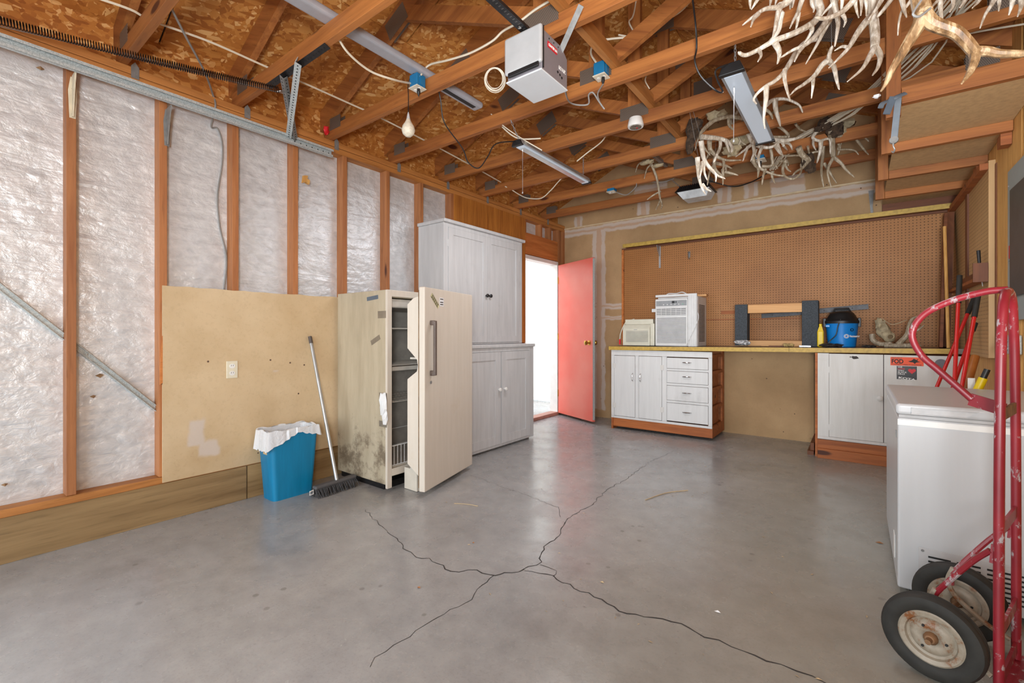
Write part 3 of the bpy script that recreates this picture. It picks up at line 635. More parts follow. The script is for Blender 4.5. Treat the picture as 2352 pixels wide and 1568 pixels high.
MB().tube([(-1.88, 2.60, 2.39), (-1.88, 2.60, 2.08)], .0015, 5).blob((-1.88, 2.60, 2.075), .005, .005, .008, 8, 0).build('pull_chain', m_alum, t2)
LB = area('shop_light_beam', (-1.885, 3.05, 2.38), (0, 0, 0), .05, .9, 12, (.97, .98, 1))
t1 = thing('tube_light', 'long white tube shop light lying on top of the bottom chords', 'light', (-2.12, 1.6, ZP+.1), 'hanging shop lights')
MB().box(-2.165, -2.075, .35, 2.41, ZP+.092, ZP+.135).build('housing', plain('grey_white_enamel', '#a9aab2', .4, .2, .06), t1, bevel=.018, seg=4)
MB().box(-2.135, -2.105, 2.0, 2.36, ZP+.0905, ZP+.0925).build('dark_slot', m_black, t1)
# blue boxes
def jbox(p, label, a=.055, h=.075, cover='#d9d0bd', plug=True, up=.0):
    t = thing('junction_box', label, 'junction box', p, 'blue electrical boxes on the trusses'); p = V(p)
    MB().box(p.x-a*.62, p.x+a*.62, p.y-a*.62, p.y+a*.62, p.z, p.z+h).build('box', m_boxb, t, bevel=.004)
    for s in (-1, 1): MB().box(p.x+s*a*.62-.004, p.x+s*a*.62+.004, p.y-.012, p.y+.012, p.z+.01, p.z+h-.012).build('nail_bracket', m_boxb, t)
    c = MB().box(p.x-a*.72, p.x+a*.72, p.y-a*.72, p.y+a*.72, p.z-.006, p.z-.0005).build('cover_plate', plain('ivory_cover', cover, .45, 0, .1), t, bevel=.003)
    for s in (-1, 1): MB().lathe([(.011, 0), (.011, .003)], (p.x+s*.017, p.y, p.z-.009), (0, 0, 1), 12).build('socket', m_white, c)
    if plug: MB().lathe([(.009, 0), (.011, -.02), (.006, -.035), (.003, -.045)], (p.x+.014, p.y-.004, p.z-.009), (0, 0, 1), 10).build('plug', m_black, c)
    return t
b1 = onY(959, 203, 1.93-.07); jbox(b1, 'blue electrical box with the white bulb cord plugged into it')
b2 = onY(1381, 176, 2.53-.065); jbox(b2, 'blue electrical box to the right of the door opener')
b3 = V((-1.99, 4.30, ZP-.035)); jbox(b3, 'small blue box with cream cover low on a truss near the back wall', .06, .03, plug=False)
b4 = V((-.66, 4.28, ZP-.03)); jbox(b4, 'blue and cream box half hidden behind the far antler heap', .075, .03)
# hanging bulb
bp = at(938, 295, 2.80); t = thing('hanging_bulb', 'white bulb wrapped in plastic hanging by a black cord', 'light', bp)
MB().lathe([(.001, -.052), (.016, -.05), (.034, -.034), (.041, -.012), (.036, .012), (.022, .034), (.014, .05), (.010, .062)], bp, (0, 0, 1), 18).build('bulb', plain('dusty_white_glass', '#ded5c2', .5, 0, .12, 60, .5), t, True)
MB().lathe([(.012, .058), (.007, .085), (.003, .10)], bp, (0, 0, 1), 10).build('socket', m_clear, t, True)
MB().tube(smoothpath([bp+V((0, 0, .09)), bp+V((0, 0, .2)), V((bp.x-.003, bp.y, b1.z+.03)), V((b1.x-.045, b1.y-.02, b1.z+.07)), b1+V((0, -.03, .078)), b1+V((.05, -.02, .095))]), .0025, 6).build('cord', m_black, t, True)
# round lamp holder
p = onY(1460, 292, 3.08); t = thing('lamp_holder', 'round white porcelain lamp holder without a bulb on a truss', 'light', p)
MB().lathe([(.052, 0), (.056, .01), (.05, .04), (.044, .062)], p, (0, 0, 1), 24).build('body', m_white, t, True)
MB().lathe([(.04, -.003), (.04, 0)], p, (0, 0, 1), 20).build('face', plain('socket_innards', '#8d8478', .5, 0, .5, 60), t)
MB().lathe([(.006, -.006), (.006, -.003)], p+V((.006, .01, 0)), (0, 0, 1), 8).build('terminal', m_redink, t)
# coil of wire hanging
cc = at(1137, 180, 2.55); t = thing('wire_coil', 'coil of thin white wire hanging beside the door opener', 'coil', cc)
m = MB(); A = ray(1137, 180).normalized()
for k in range(7):
    e1 = V((cY, sY, 0)); e2 = A.cross(e1).normalized(); R = .046+k*.0022; off = V((random.uniform(-.005, .005), random.uniform(-.005, .005), -k*.002))
    m.tube([cc+off+e1*R*math.cos(2*PI*j/24)+e2*R*1.05*math.sin(2*PI*j/24) for j in range(24)], .0016, 5, True)
m.build('windings', m_wire, t, True)
def cable(name, label, pts, r, mat, cat='cable', group=None, n=6):
    o = MB().tube(smoothpath(pts, 6), r, n).build(name, mat, None, True); return tag(o, label, cat, group)
ZC = ZP+.097
cable('cable', 'white cable laid across the chords close to the left wall', [onZ(220, -6, ZC+.0), onZ(300, 22, ZC), onZ(350, 48, ZC), onZ(480, 95, ZC), onZ(600, 148, ZC), onZ(690, 187, ZC), onZ(815, 243, ZC), onZ(857, 262, ZC), onZ(965, 317, ZC), onZ(1070, 373, ZC), onZ(1150, 418, ZC)], .006, m_wire)
cable('cable', 'white cable sagging from the tube light to the first blue box', [onZ(770, 76, ZP+.05), onZ(800, 122, 2.55), onZ(850, 163, 2.53), onZ(905, 183, 2.53), b1+V((-.03, -.02, .03))], .006, m_wire)
cable('cable', 'white cable running along a truss from the first blue box past the opener', [b1+V((.03, -.01, .055)), onY(985, 150, 1.90), onY(1030, 138, 1.90), onY(1080, 122, 1.90), onY(1130, 95, 1.90), onY(1155, 72, 1.90), onY(1190, 52, 1.90), onY(1230, 22, 1.90), onY(1275, -5, 1.90)], .006, m_wire)
cable('cable', 'white cable looping up from the second blue box toward the ridge', [b2+V((-.02, 0, .07)), at(1357, 120, 2.75), at(1375, 95, 2.72), at(1440, 86, 2.7), at(1468, 88, 2.7), at(1520, 52, 2.7), at(1562, 27, 2.7), at(1592, -4, 2.7)], .006, m_wire)
cable('cable', 'curled white cable end dangling above the second blue box', [at(1470, -60, 2.9), at(1456, 30, 2.88), at(1445, 50, 2.85), at(1454, 72, 2.82), at(1445, 83, 2.8), at(1420, 80, 2.8)], .005, m_wire)
cable('cable', 'white cable hooked below the truss left of the smoke grey lamp holder', [at(1463, 155, 3.05), at(1485, 165, 3.05), at(1482, 185, 3.05), at(1492, 204, 3.05)], .004, m_wire)
cable('cable', 'short white cable stub above the slim silver shop light', [at(1128, 266, 3.3), at(1142, 280, 3.3), at(1175, 310, 3.25), at(1200, 319, 3.22), at(1242, 318, 3.2)], .005, m_wire)
cable('cable', 'second white cable end beside the slim silver shop light', [at(1128, 262, 3.3), at(1160, 292, 3.22), at(1205, 322, 3.2), at(1245, 345, 3.2)], .004, m_wire)
cable('cable', 'thin white cable looping under the chords near the tan gable', [at(1160, 428, 4.7), at(1174, 435, 4.7), at(1195, 448, 4.66), at(1213, 455, 4.62), at(1243, 455, 4.55), at(1265, 437, 4.48), at(1280, 420, 4.4), at(1293, 406, 4.34)], .005, m_wire)
cable('cable', 'white cable crossing the gap above the small blue and cream box', [at(1398, 300, 3.6), at(1382, 325, 3.6), at(1350, 350, 3.6), at(1325, 370, 3.65)], .005, m_wire)
cable('cable', 'grey cord swinging from the small box toward the flood light', [b3+V((.04, 0, -.004)), at(1420, 443, 4.65), at(1440, 447, 4.6), at(1460, 430, 4.5), at(1468, 417, 4.5), at(1520, 418, 4.5), at(1548, 410, 4.5)], .005, m_cordg)
cable('cord', 'black cord drooping from a truss to the slim silver shop light', [at(1003, 187, 2.9), at(1012, 230, 2.95), at(1021, 282, 3.0), at(1062, 340, 3.0), at(1075, 372, 3.0), at(1099, 386, 3.0), at(1120, 360, 3.0), at(1140, 330, 3.05), V((-1.885, 2.57, 2.43))], .004, m_black)
cable('cord', 'grey power cord bundled between the door opener and second blue box', [V((X1-.01, Y1-.02, Z0+.01)), at(1310, 236, 2.6), at(1350, 240, 2.62), at(1352, 218, 2.62), at(1362, 213, 2.62), at(1375, 232, 2.62), at(1388, 250, 2.62), at(1378, 236, 2.63), at(1373, 215, 2.64), b2+V((.014, -.004, -.05))], .0045, m_cordg)
cable('cord', 'dark cord curving down from the trusses to the lit bar light', [at(1590, -8, 2.3), at(1598, 60, 2.3), at(1600, 110, 2.35), at(1596, 140, 2.35), at(1610, 175, 2.36), at(1645, 208, 2.36), at(1660, 210, 2.3), at(1648, 185, 2.28), at(1645, 160, 2.26), V((-.50, 2.47, 2.43))], .0045, m_black)
cable('cord', 'black cord sagging from the flood light to the half hidden box', [at(1620, 412, 4.4), at(1680, 428, 4.3), at(1720, 420, 4.3), at(1750, 405, 4.3), at(1784, 380, 4.3), b4+V((.014, 0, -.05))], .0055, m_black)
cable('cable', 'grey cable dropping behind the door track and down the insulation', [onZ(380, -6, 2.62), onZ(395, 22, 2.60), onZ(430, 90, 2.58), onZ(470, 165, 2.57), V((XL+.012, 1.13, 2.57)), V((XL+.012, 1.145, 2.5)), V((XL-.07, 1.15, 2.4)), onX(500, 295, XL-.075), onX(511, 330, XL-.075), onX(510, 380, XL-.075), onX(500, 450, XL-.075), onX(505, 520, XL-.075), onX(520, 590, XL-.075), onX(515, 668, XL-.075)], .0055, m_cordg)
# flood light near back wall
A_ = onY(1562, 412, 4.72); t = thing('flood_light', 'flat work light with ribbed black top and clear lens near the gable', 'light', A_)
fx0, fx1, fy0, fy1, fz = -1.44, -1.10, 4.55, 4.80, 2.475
MB().add([(fx0, fy0, fz), (fx1, fy0, fz), (fx1, fy1, fz), (fx0, fy1, fz), (fx0+.04, fy0+.04, fz+.06), (fx1-.04, fy0+.04, fz+.06), (fx1-.04, fy1-.04, fz+.06), (fx0+.04, fy1-.04, fz+.06)], [(0, 3, 2, 1), (4, 5, 6, 7), (0, 1, 5, 4), (1, 2, 6, 5), (2, 3, 7, 6), (3, 0, 4, 7)]).build('heat_sink', m_black, t)
for k in range(14): MB().add([(fx0+.03+k*.021, fy0-.002, fz+.004), (fx0+.034+k*.021, fy0-.002, fz+.004), (fx0+.047+k*.0195, fy0+.036, fz+.062), (fx0+.043+k*.0195, fy0+.036, fz+.062), (fx0+.03+k*.021, fy0-.008, fz+.004), (fx0+.034+k*.021, fy0-.008, fz+.004), (fx0+.047+k*.0195, fy0+.03, fz+.066), (fx0+.043+k*.0195, fy0+.03, fz+.066)], [(0, 1, 2, 3), (7, 6, 5, 4), (0, 4, 5, 1), (1, 5, 6, 2), (2, 6, 7, 3), (3, 7, 4, 0)]).build('fin', m_black, t)
MB().add([(fx0+.02, fy0+.01, fz-.001), (fx1-.02, fy0+.01, fz-.001), (fx1-.02, fy1-.01, fz-.001), (fx0+.02, fy1-.01, fz-.001), (fx0+.07, fy0+.04, fz-.07), (fx1-.05, fy0+.04, fz-.07), (fx1-.05, fy1-.04, fz-.07), (fx0+.07, fy1-.04, fz-.07)], [(0, 1, 2, 3), (7, 6, 5, 4), (0, 4, 5, 1), (1, 5, 6, 2), (2, 6, 7, 3), (3, 7, 4, 0)]).build('lens', plain('cloudy_clear_lens', '#cfd4d8', .2, 0, .15, 14, .3), t)
MB().bar((fx0+.02, 4.62, fz+.05), (fx0-.02, 4.9, ZP+.02), .02, .004).build('bracket', m_steel, t)
chain((fx0+.04, 4.6, fz+.06), (fx0+.02, 4.36, ZP+.0), '', t)
o = MB().bar(at(1497, 352, 4.0), at(1530, 380, 4.5), .03, .03).build('metal_tube', m_steel); tag(o, 'short grey metal tube lying between trusses near the gable', 'tube')
# brackets on studs
def sbr(y, z, col, lab):
    t = thing('shelf_bracket', lab, 'bracket', (XL, y, z))
    MB().prism([(-.012, 0), (.012, 0), (.017, .14), (.008, .21), (-.008, .21), (-.017, .14)], (XL+.0005, y, z-.21), (0, 1, 0), (0, 0, 1), (1, 0, 0), .004).build('back_plate', col, t, bevel=.001)
    MB().prism([(0, 0), (.012, 0), (.045, .13), (.075, .21), (.0, .21)], (XL+.004, y-.003, z-.205), (1, 0, 0), (0, 0, 1), (0, 1, 0), .006).build('arm', col, t)
    for dz in (-.06, -.19): MB().lathe([(.004, 0), (.003, .003)], (XL+.0045, y, z+dz), (1, 0, 0), 8).build('screw', m_darkst, t)
sbr(.497, 2.395, plain('cream_bracket', '#d5c9b0', .5), 'cream metal bracket on the stud near the left edge'); sbr(.897, 2.385, m_steel, 'grey metal bracket on the second stud below the track')
ol = thing('wall_outlet', 'ivory double outlet on the stained drywall sheet', 'outlet', (XL+.014, 1.238, .853))
pl = MB().box(XL+.0135, XL+.019, 1.205, 1.271, .798, .908).build('cover_plate', plain('ivory_plastic', '#ddd6c0', .4, 0, .04), ol, bevel=.003)
for z in (.83, .876):
    s_ = MB().prism([(.017*math.cos(a*PI/8), .0145*math.sin(a*PI/8)) for a in range(16)], (XL+.019, 1.238, z), (0, 1, 0), (0, 0, 1), (1, 0, 0), .002).build('socket', m_white, pl)
    for dy in (-.006, .006): MB().box(XL+.021, XL+.0214, 1.238+dy-.001, 1.238+dy+.001, z-.001, z+.008).build('slot', m_grill, s_)
o = MB().prism([(0, 0), (.02, .01), (.045, 0), (.05, .03), (.03, .035), (.035, .06), (.008, .055)], (XL+.004, 1.70, 2.17), (0, 1, .0), (0, 0, 1), (1, .2, 0), .022).build('wood_scrap', w_oak); tag(o, 'small scrap of wood nailed to a stud above the drywall sheet', 'scrap')
# red rag on truss
o = MB().blob(onZ(749, 300, ZP+.05), .02, .02, .035, 8, .4, 3).build('red_rag', m_redink); tag(o, 'small scrap of red tape at the end of a truss chord', 'tape')
# ================================================================== LEFT SIDE OBJECTS
# upright freezer (door ajar)
fx0, fx1, fy0, fy1, fh = -3.16, -2.562, 1.964, 2.70, 1.385
t = thing('upright_freezer', 'old cream upright freezer with its dirty side and door standing ajar', 'freezer', (-2.85, 2.33, 0))
cab = MB().box(fx0, fx1-.02, fy0, fy0+.045, .045, fh-.0).box(fx0, fx1-.02, fy1-.045, fy1, .045, fh).box(fx0, fx0+.045, fy0+.046, fy1-.046, .045, fh).box(fx0+.046, fx1-.02, fy0+.046, fy1-.046, fh-.05, fh).box(fx0+.046, fx1-.02, fy0+.046, fy1-.046, .09, .15).build('cabinet', m_frs, t, bevel=.003)
MB().box(fx0+.02, fx1-.06, fy0+.02, fy1-.02, .0, .045).build('plinth', m_darkst, t)
f = MB().box(fx1-.0195, fx1, fy0, fy0+.04, .02, fh).box(fx1-.0195, fx1, fy1-.04, fy1, .02, fh).box(fx1-.0195, fx1, fy0+.0405, fy1-.0405, fh-.045, fh).box(fx1-.0195, fx1, fy0+.0405, fy1-.0405, .10, .15)
f.build('front_frame', m_fr, t, bevel=.002)
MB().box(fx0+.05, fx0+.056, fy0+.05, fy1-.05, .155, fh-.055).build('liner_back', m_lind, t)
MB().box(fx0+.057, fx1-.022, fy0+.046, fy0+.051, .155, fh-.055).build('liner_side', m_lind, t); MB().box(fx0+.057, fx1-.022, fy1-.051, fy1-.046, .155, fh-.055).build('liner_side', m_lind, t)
MB().box(fx0+.057, fx1-.022, fy0+.052, fy1-.052, fh-.12, fh-.058).build('evaporator_cover', m_lin, t, bevel=.01); MB().box(fx0+.057, fx1-.022, fy0+.052, fy1-.052, .152, .158).build('liner_floor', m_fr, t)
for z, thk in ((.86, .035), (1.12, .004), (.60, .004)):
    m = MB(); m.tube([(fx1-.05, fy0+.055, z), (fx1-.05, fy1-.055, z)], .004, 6)
    for k in range(19): m.tube([(fx0+.06, fy0+.07+k*.032, z), (fx1-.05, fy0+.07+k*.032, z)], .0018, 4)
    for k in range(5): m.tube([(fx0+.09+k*.1, fy0+.055, z-.003), (fx0+.09+k*.1, fy1-.055, z-.003)], .0025, 4)
    if thk > .01: m.box(fx1-.11, fx1-.05, fy0+.055, fy1-.055, z-.04, z-.012)
    m.build('wire_shelf', m_lin, t)
m = MB(); zb, zt = .165, .30
for zz, r in ((zb, .003), (zt, .004)): m.tube([(fx0+.1, fy0+.06, zz), (fx1-.02, fy0+.06, zz), (fx1-.02, fy1-.06, zz), (fx0+.1, fy1-.06, zz)], r, 5, True)
for k in range(20): m.tube([(fx1-.02, fy0+.075+k*.03, zb), (fx1-.02, fy0+.075+k*.03, zt)], .0018, 4)
for k in range(14): m.tube([(fx0+.12+k*.032, fy0+.06, zb), (fx0+.12+k*.032, fy0+.06, zt)], .0018, 4)
m.build('wire_basket', m_white, t)
# grease marks and tapes
for (ya, za, L, wd, an, mt) in ((.0, 1.335, .13, .028, .08, m_taped), (.0, .0, 0, 0, 0, None)):
    if mt: MB().frame((-2.79, fy0-.0008, 1.315), V((math.cos(an), 0, math.sin(an))), (0, 1, 0), V((-math.sin(an), 0, math.cos(an))), 0, L, 0, .0006, 0, wd).build('blue_grey_tape_strip', mt, t)
for (x, z, L, wd, an) in ((-2.665, 1.19, .09, .05, 0), (-2.735, 1.0, .11, .035, .42), (-2.65, .62, .085, .055, 0), (-2.65, .44, .085, .04, 0)):
    MB().frame((x, fy0-.0008, z), V((math.cos(an), 0, math.sin(an))), (0, 1, 0), V((-math.sin(an), 0, math.cos(an))), 0, L, 0, .0006, 0, wd).build('tape_strip', m_tape, t)
MB().blob((-2.59, fy0-.014, .60), .035, .02, .075, 10, .35, 5).blob((-2.575, fy0-.012, .52), .025, .014, .06, 10, .35, 6).build('torn_paper', m_paper, t)
# door
ho = V((-2.505, 2.705, 0)); fo = V((-2.318, 2.035, 0)); D = (fo-ho).normalized(); N = V((D.y, -D.x, 0)); N = N if N.x > 0 else -N; L = .70
dz0, dz1 = .035, 1.393
dd = MB().frame(ho, D, N, (0, 0, 1), 0, L, 0, .045, dz0, dz1).build('door', m_fr, t, bevel=.006, seg=3)
MB().frame(ho, D, N, (0, 0, 1), .012, L-.012, -.012, -.0005, dz0+.02, dz1-.02).build('gasket', plain('brown_stained_gasket', '#86694a', .7, 0, .3), dd)
prof = [(.03, dz0+.06), (.03, dz1-.07), (L-.045, dz1-.07), (L-.04, dz1-.3), (L-.04, .86)]
def dpr(pts, a, b, nm, mt): return MB().prism([(p[0], p[1]) for p in pts], ho+N*b, D, (0, 0, 1), -N, b-a).build(nm, mt, dd)
for s in (.02, L-.045):
    o = MB().prism([(-.012, dz0+.09), (-.045, dz0+.12), (-.105, dz0+.17), (-.105, .77), (-.105, .775), (-.03, .83), (-.022, .87), (-.03, .91), (-.105, .985), (-.105, 1.28), (-.06, 1.32), (-.012, 1.335)], ho+D*s, N, (0, 0, 1), D, .022).build('inner_panel', m_fr, dd)
for k in range(5): MB().frame(ho, D, N, (0, 0, 1), .045, L-.047, -.10, -.013, .16+k*.25, .172+k*.25).build('door_shelf', m_lin, dd)
hx = L-.075
MB().frame(ho, D, N, (0, 0, 1), hx-.014, hx+.014, .046, .075, .80, .835).frame(ho, D, N, (0, 0, 1), hx-.014, hx+.014, .046, .075, 1.14, 1.172).frame(ho, D, N, (0, 0, 1), hx-.011, hx+.011, .07, .088, .802, 1.17).build('handle', plain('brown_handle', '#5f5048', .35, .2), dd, bevel=.004)
MB().lathe([(.011, 0), (.011, .004), (.004, .005)], ho+D*hx+N*.045+V((0, 0, .755)), N, 12).build('lock', m_steel, dd)
an = .70; ex = -D*math.cos(an)-V((0, 0, math.sin(an))); ey = -D*math.sin(an)+V((0, 0, math.cos(an))); so = ho+D*(L-.07)+V((0, 0, 1.335))
st = MB().frame(so+N*.0452, ex, ey, N, 0, .125, 0, .034, 0, .0006).build('warning_sticker', plain('yellowed_sticker', '#c9c39a', .5), dd)
MB().frame(so+N*.0459, ex, ey, N, .006, .119, .002, .004, 0, .0004).frame(so+N*.0459, ex, ey, N, .006, .119, .030, .032, 0, .0004).build('border_line', m_ink, st)
for zz in (.007, .019):
    for k in range(5): MB().frame(so+N*.0459, ex, ey, N, .012+k*.021, .029+k*.021, zz, zz+.006, 0, .0004).build('print_line', m_ink, st)
st = MB().frame(ho+N*.0455, D, N, (0, 0, 1), L-.245, L-.19, 0, .0008, 1.275, 1.335).build('tag_sticker', m_paper, dd)
for zz in (1.322, 1.30, 1.285): MB().frame(ho+N*.0464, D, N, (0, 0, 1), L-.238, L-.197, 0, .0006, zz, zz+.006).build('print_line', m_ink, st)
# box with cables in front of freezer
t = thing('cardboard_box', 'small cream box with a coiled hose on top, behind the freezer door', 'box', (-2.45, 2.2, 0))
MB().box(-2.53, -2.40, 2.085, 2.25, .002, .15).build('box', plain('cream_box', '#cfc7ba', .6, 0, .06), t, bevel=.003)
m = MB()
for k in range(4): m.tube([(-2.465+.055*math.cos(2*PI*j/20), 2.165+.06*math.sin(2*PI*j/20), .157+k*.012) for j in range(20)], .006, 6, True)
m.build('coiled_hose', m_lin, t, True)
MB().lathe([(.04, .2), (.042, .22), (.02, .235)], (-2.465, 2.165, 0), (0, 0, 1), 14).build('cap', m_lin, t, True)
# hutch: upper and base cabinets
def doorpanel(parent, x, y0, y1, z0, z1, mt, st=.055, n=(1, 0, 0), knob=None, kmat=None, name='door', horiz=False):
    th = .02; d = MB()
    if not horiz:
        d.box(x, x+th-.007, y0, y1, z0, z1); d.box(x+th-.0069, x+th, y0, y0+st, z0, z1).box(x+th-.0069, x+th, y1-st, y1, z0, z1).box(x+th-.0069, x+th, y0+st, y1-st, z0, z0+st).box(x+th-.0069, x+th, y0+st, y1-st, z1-st, z1)
    o = d.build(name, mt, parent)
    if knob:
        MB().lathe([(.008, 0), (.007, .008), (.016, .014), (.018, .024), (.012, .03), (.001, .031)], (x+th, knob[0], knob[1]), (1, 0, 0), 14).build('knob', kmat, o, True)
    return o
def butt(parent, p, n, a, mat):       # small butt hinge
    p = V(p); MB().frame(p, a, n, (0, 0, 1), -.012, .012, 0, .003, -.028, .028).tube([p+V(n)*.004+V((0, 0, -.03)), p+V(n)*.004+V((0, 0, .03))], .003, 6).build('hinge', mat, parent)
ux = -2.86; uy0, uy1 = 2.79, 3.945
t = thing('wall_cupboard', 'tall grey-white painted upper cupboard with two doors and black knobs', 'cupboard', (-3.03, 3.36, .985))
MB().box(XL+.015, ux-.02, uy0, uy1, .985, 2.055).build('carcass', m_cabg, t, bevel=.003)
MB().box(ux-.0195, ux, uy0, uy0+.05, .985, 2.055).box(ux-.0195, ux, uy1-.05, uy1, .985, 2.055).box(ux-.0195, ux, uy0+.0505, uy1-.0505, 2.02, 2.055).box(ux-.0195, ux, uy0+.0505, uy1-.0505, .985, .998).build('face_frame', m_cabg, t, bevel=.002)
MB().box(XL+.015, ux+.025, uy0-.015, uy1+.03, 2.0555, 2.085).build('cornice', m_cabg, t, bevel=.006)
ym = (uy0+uy1)/2
a = doorpanel(t, ux-.014, uy0+.052, ym-.001, 1.0, 2.018, m_cabg, .06, knob=(ym-.022, 1.45), kmat=m_darkst); b = doorpanel(t, ux-.014, ym+.001, uy1-.052, 1.0, 2.018, m_cabg, .06, knob=(ym+.03, 1.45), kmat=m_darkst)
for z in (1.12, 1.88): butt(t, (ux, uy1-.05, z), (1, 0, 0), (0, 1, 0), m_cabg); butt(t, (ux, uy0+.05, z), (1, 0, 0), (0, 1, 0), m_cabg)
bx = -2.69; by0, by1 = 2.76, 3.915
t = thing('base_cupboard', 'grey-white painted lower cupboard under the tall one, right door slightly open', 'cupboard', (-2.95, 3.34, 0))
MB().box(XL+.015, bx-.02, by0, by1, .03, .95).box(XL+.03, bx-.05, by0+.02, by1-.01, .0, .03).build('carcass', m_cabg, t, bevel=.003)
MB().box(bx-.0195, bx, by0, by0+.05, .02, .95).box(bx-.0195, bx, by1-.075, by1, .02, .95).box(bx-.0195, bx, by0+.0505, by1-.0755, .915, .95).box(bx-.0195, bx, by0+.0505, by1-.0755, .02, .045).build('face_frame', m_cabg, t, bevel=.002)
MB().box(XL+.015, bx+.015, by0-.01, by1+.012, .9505, .982).build('top_board', m_cabg, t, bevel=.008, seg=3)
ym = 3.36
doorpanel(t, bx-.013, by0+.052, ym, .047, .913, m_cabg, .075, knob=(ym-.03, .56), kmat=m_white)
o = doorpanel(t, bx-.009, ym+.012, by1-.077, .047, .913, m_cabg, .075, knob=(ym+.05, .56), kmat=m_white)
for z in (.16, .78): butt(t, (bx, by1-.075, z), (1, 0, 0), (0, 1, 0), m_cabg)
# bin
t = thing('waste_bin', 'slim teal blue rectangular bin lined with a thin white bag', 'bin', (-3.08, 1.53, 0))
bx0, bx1, yy0, yy1, bh = -3.145, -2.985, 1.405, 1.672, .44
def tap(z0, z1, i0, i1, nm, mt, par, bev=.0, w_=.003):
    f = lambda i: (bx0-i*.6, bx1+i*.6, yy0-i, yy1+i)
    a, b = f(i0), f(i1); outer = []; inner = []
    def rr(c, z, o):
        x0, x1, y0, y1 = c; r = .03; pts = []
        for cx, cy, a0 in ((x1-r, y0+r, -90), (x1-r, y1-r, 0), (x0+r, y1-r, 90), (x0+r, y0+r, 180)):
            for k in range(5):
                an = math.radians(a0+k*22.5); pts.append((cx+(r-o)*math.cos(an), cy+(r-o)*math.sin(an), z))
        return pts
    A, B, Ai, Bi = rr(a, z0, 0), rr(b, z1, 0), rr(a, z0+.004, w_), rr(b, z1, w_); n = len(A)
    m = MB().add(A+B+Bi+Ai, [(i, (i+1) % n, n+(i+1) % n, n+i) for i in range(n)]+[(n+i, n+(i+1) % n, 2*n+(i+1) % n, 2*n+i) for i in range(n)]+[(2*n+i, 2*n+(i+1) % n, 3*n+(i+1) % n, 3*n+i) for i in range(n)]+[tuple(range(n))[::-1], tuple(range(3*n, 4*n))])
    return m.build(nm, mt, par, True)
tap(.0, bh, 0, .03, 'body', m_bin, t)
tap(.03, bh+.012, -.006, .024, 'bag_inside', m_bag, t, w_=.0012)
# bag skirt folded over the rim with uneven hem
f = lambda i: (bx0-i*.6, bx1+i*.6, yy0-i, yy1+i)
def rim(i, n=72):
    x0, x1, y0, y1 = f(i); r = .03; P = []
    L1, L2 = (y1-y0), (x1-x0); per = 2*(L1+L2)
    for k in range(n):
        s_ = k/n*per
        if s_ < L1: P.append((x1, y0+s_))
        elif s_ < L1+L2: P.append((x1-(s_-L1), y1))
        elif s_ < 2*L1+L2: P.append((x0, y1-(s_-L1-L2)))
        else: P.append((x0+(s_-2*L1-L2), y0))
    return P
n = 72; A = rim(.026, n); B = rim(.036, n); Cc = rim(.044, n); rnd = random.Random(4); vs = []
for k in range(n): vs.append((A[k][0], A[k][1], bh+.012+.006*math.sin(k*.9)))
for k in range(n): vs.append((B[k][0]+rnd.uniform(-.003, .003), B[k][1]+rnd.uniform(-.003, .003), bh+.016+.006*math.sin(k*.7)))
for k in range(n):
    s_ = k/n; dr_ = (.095-.085*min(1, s_/.16)) if s_ < .2 else (.02+.03*abs(math.sin(s_*14)) if s_ < .33 else (.05 if s_ < .8 else .11))
    vs.append((Cc[k][0]+rnd.uniform(-.006, .006), Cc[k][1]+rnd.uniform(-.006, .006), bh-.005-dr_+rnd.uniform(-.006, .006)))
MB().add(vs, [(j*n+i, j*n+(i+1) % n, (j+1)*n+(i+1) % n, (j+1)*n+i) for j in range(2) for i in range(n)]).build('bag_skirt', m_bag, t, True)
MB().box(-3.085, -3.035, 1.383, 1.3865, .30, .375).build('paper_label', plain('tan_label', '#c9ad84', .6), t)
# push broom
t = thing('push_broom', 'push broom with aluminium handle leaning on the drywall', 'broom', (-2.86, 1.73, 0))
b0, b1_ = V((-2.85, 1.60, 0)), V((-2.87, 2.0-.09, 0)); u = (b1_-b0).normalized(); nn = V((u.y, -u.x, 0))
MB().frame(b0, u, nn, (0, 0, 1), 0, .32, -.022, .022, .055, .078).build('head_block', plain('dark_grey_head', '#5b5a5c', .6), t, bevel=.008)
m = MB(); rnd = random.Random(2)
for k in range(52):
    for j in (-1, -.33, .33, 1):
        p = b0+u*(.005+k*.006)+nn*(j*.016); q = p+V((0, 0, .004))+nn*(j*.03+rnd.uniform(-.008, .008))+u*rnd.uniform(-.012, .012)
        m.tube([p+V((0, 0, .056)), p.lerp(q, .5)+V((0, 0, .03)), q], [.0028, .003, .0022], 4)
o = m.build('bristles', plain('dark_grey_bristle', '#3e3d3f', .8), t); o['kind'] = 'stuff'
hp0 = b0+u*.17+V((0, 0, .075)); hp1 = V((XL+.027, 1.752, 1.062))
MB().tube([hp0, hp0.lerp(hp1, .95)], .0115, 14).build('handle', m_alum, t, True); MB().tube([hp0.lerp(hp1, .95), hp1], .013, 14).build('grip_cap', plain('brown_grip', '#5c5350', .6), t, True)
MB().tube([b0-u*.03+V((0, 0, .03)), b0-u*.005+V((0, 0, .03)), b0-u*.005+V((0, 0, .055)), b0-u*.03+V((0, 0, .052))], .004, 6, True).build('hanging_loop', m_white, t)
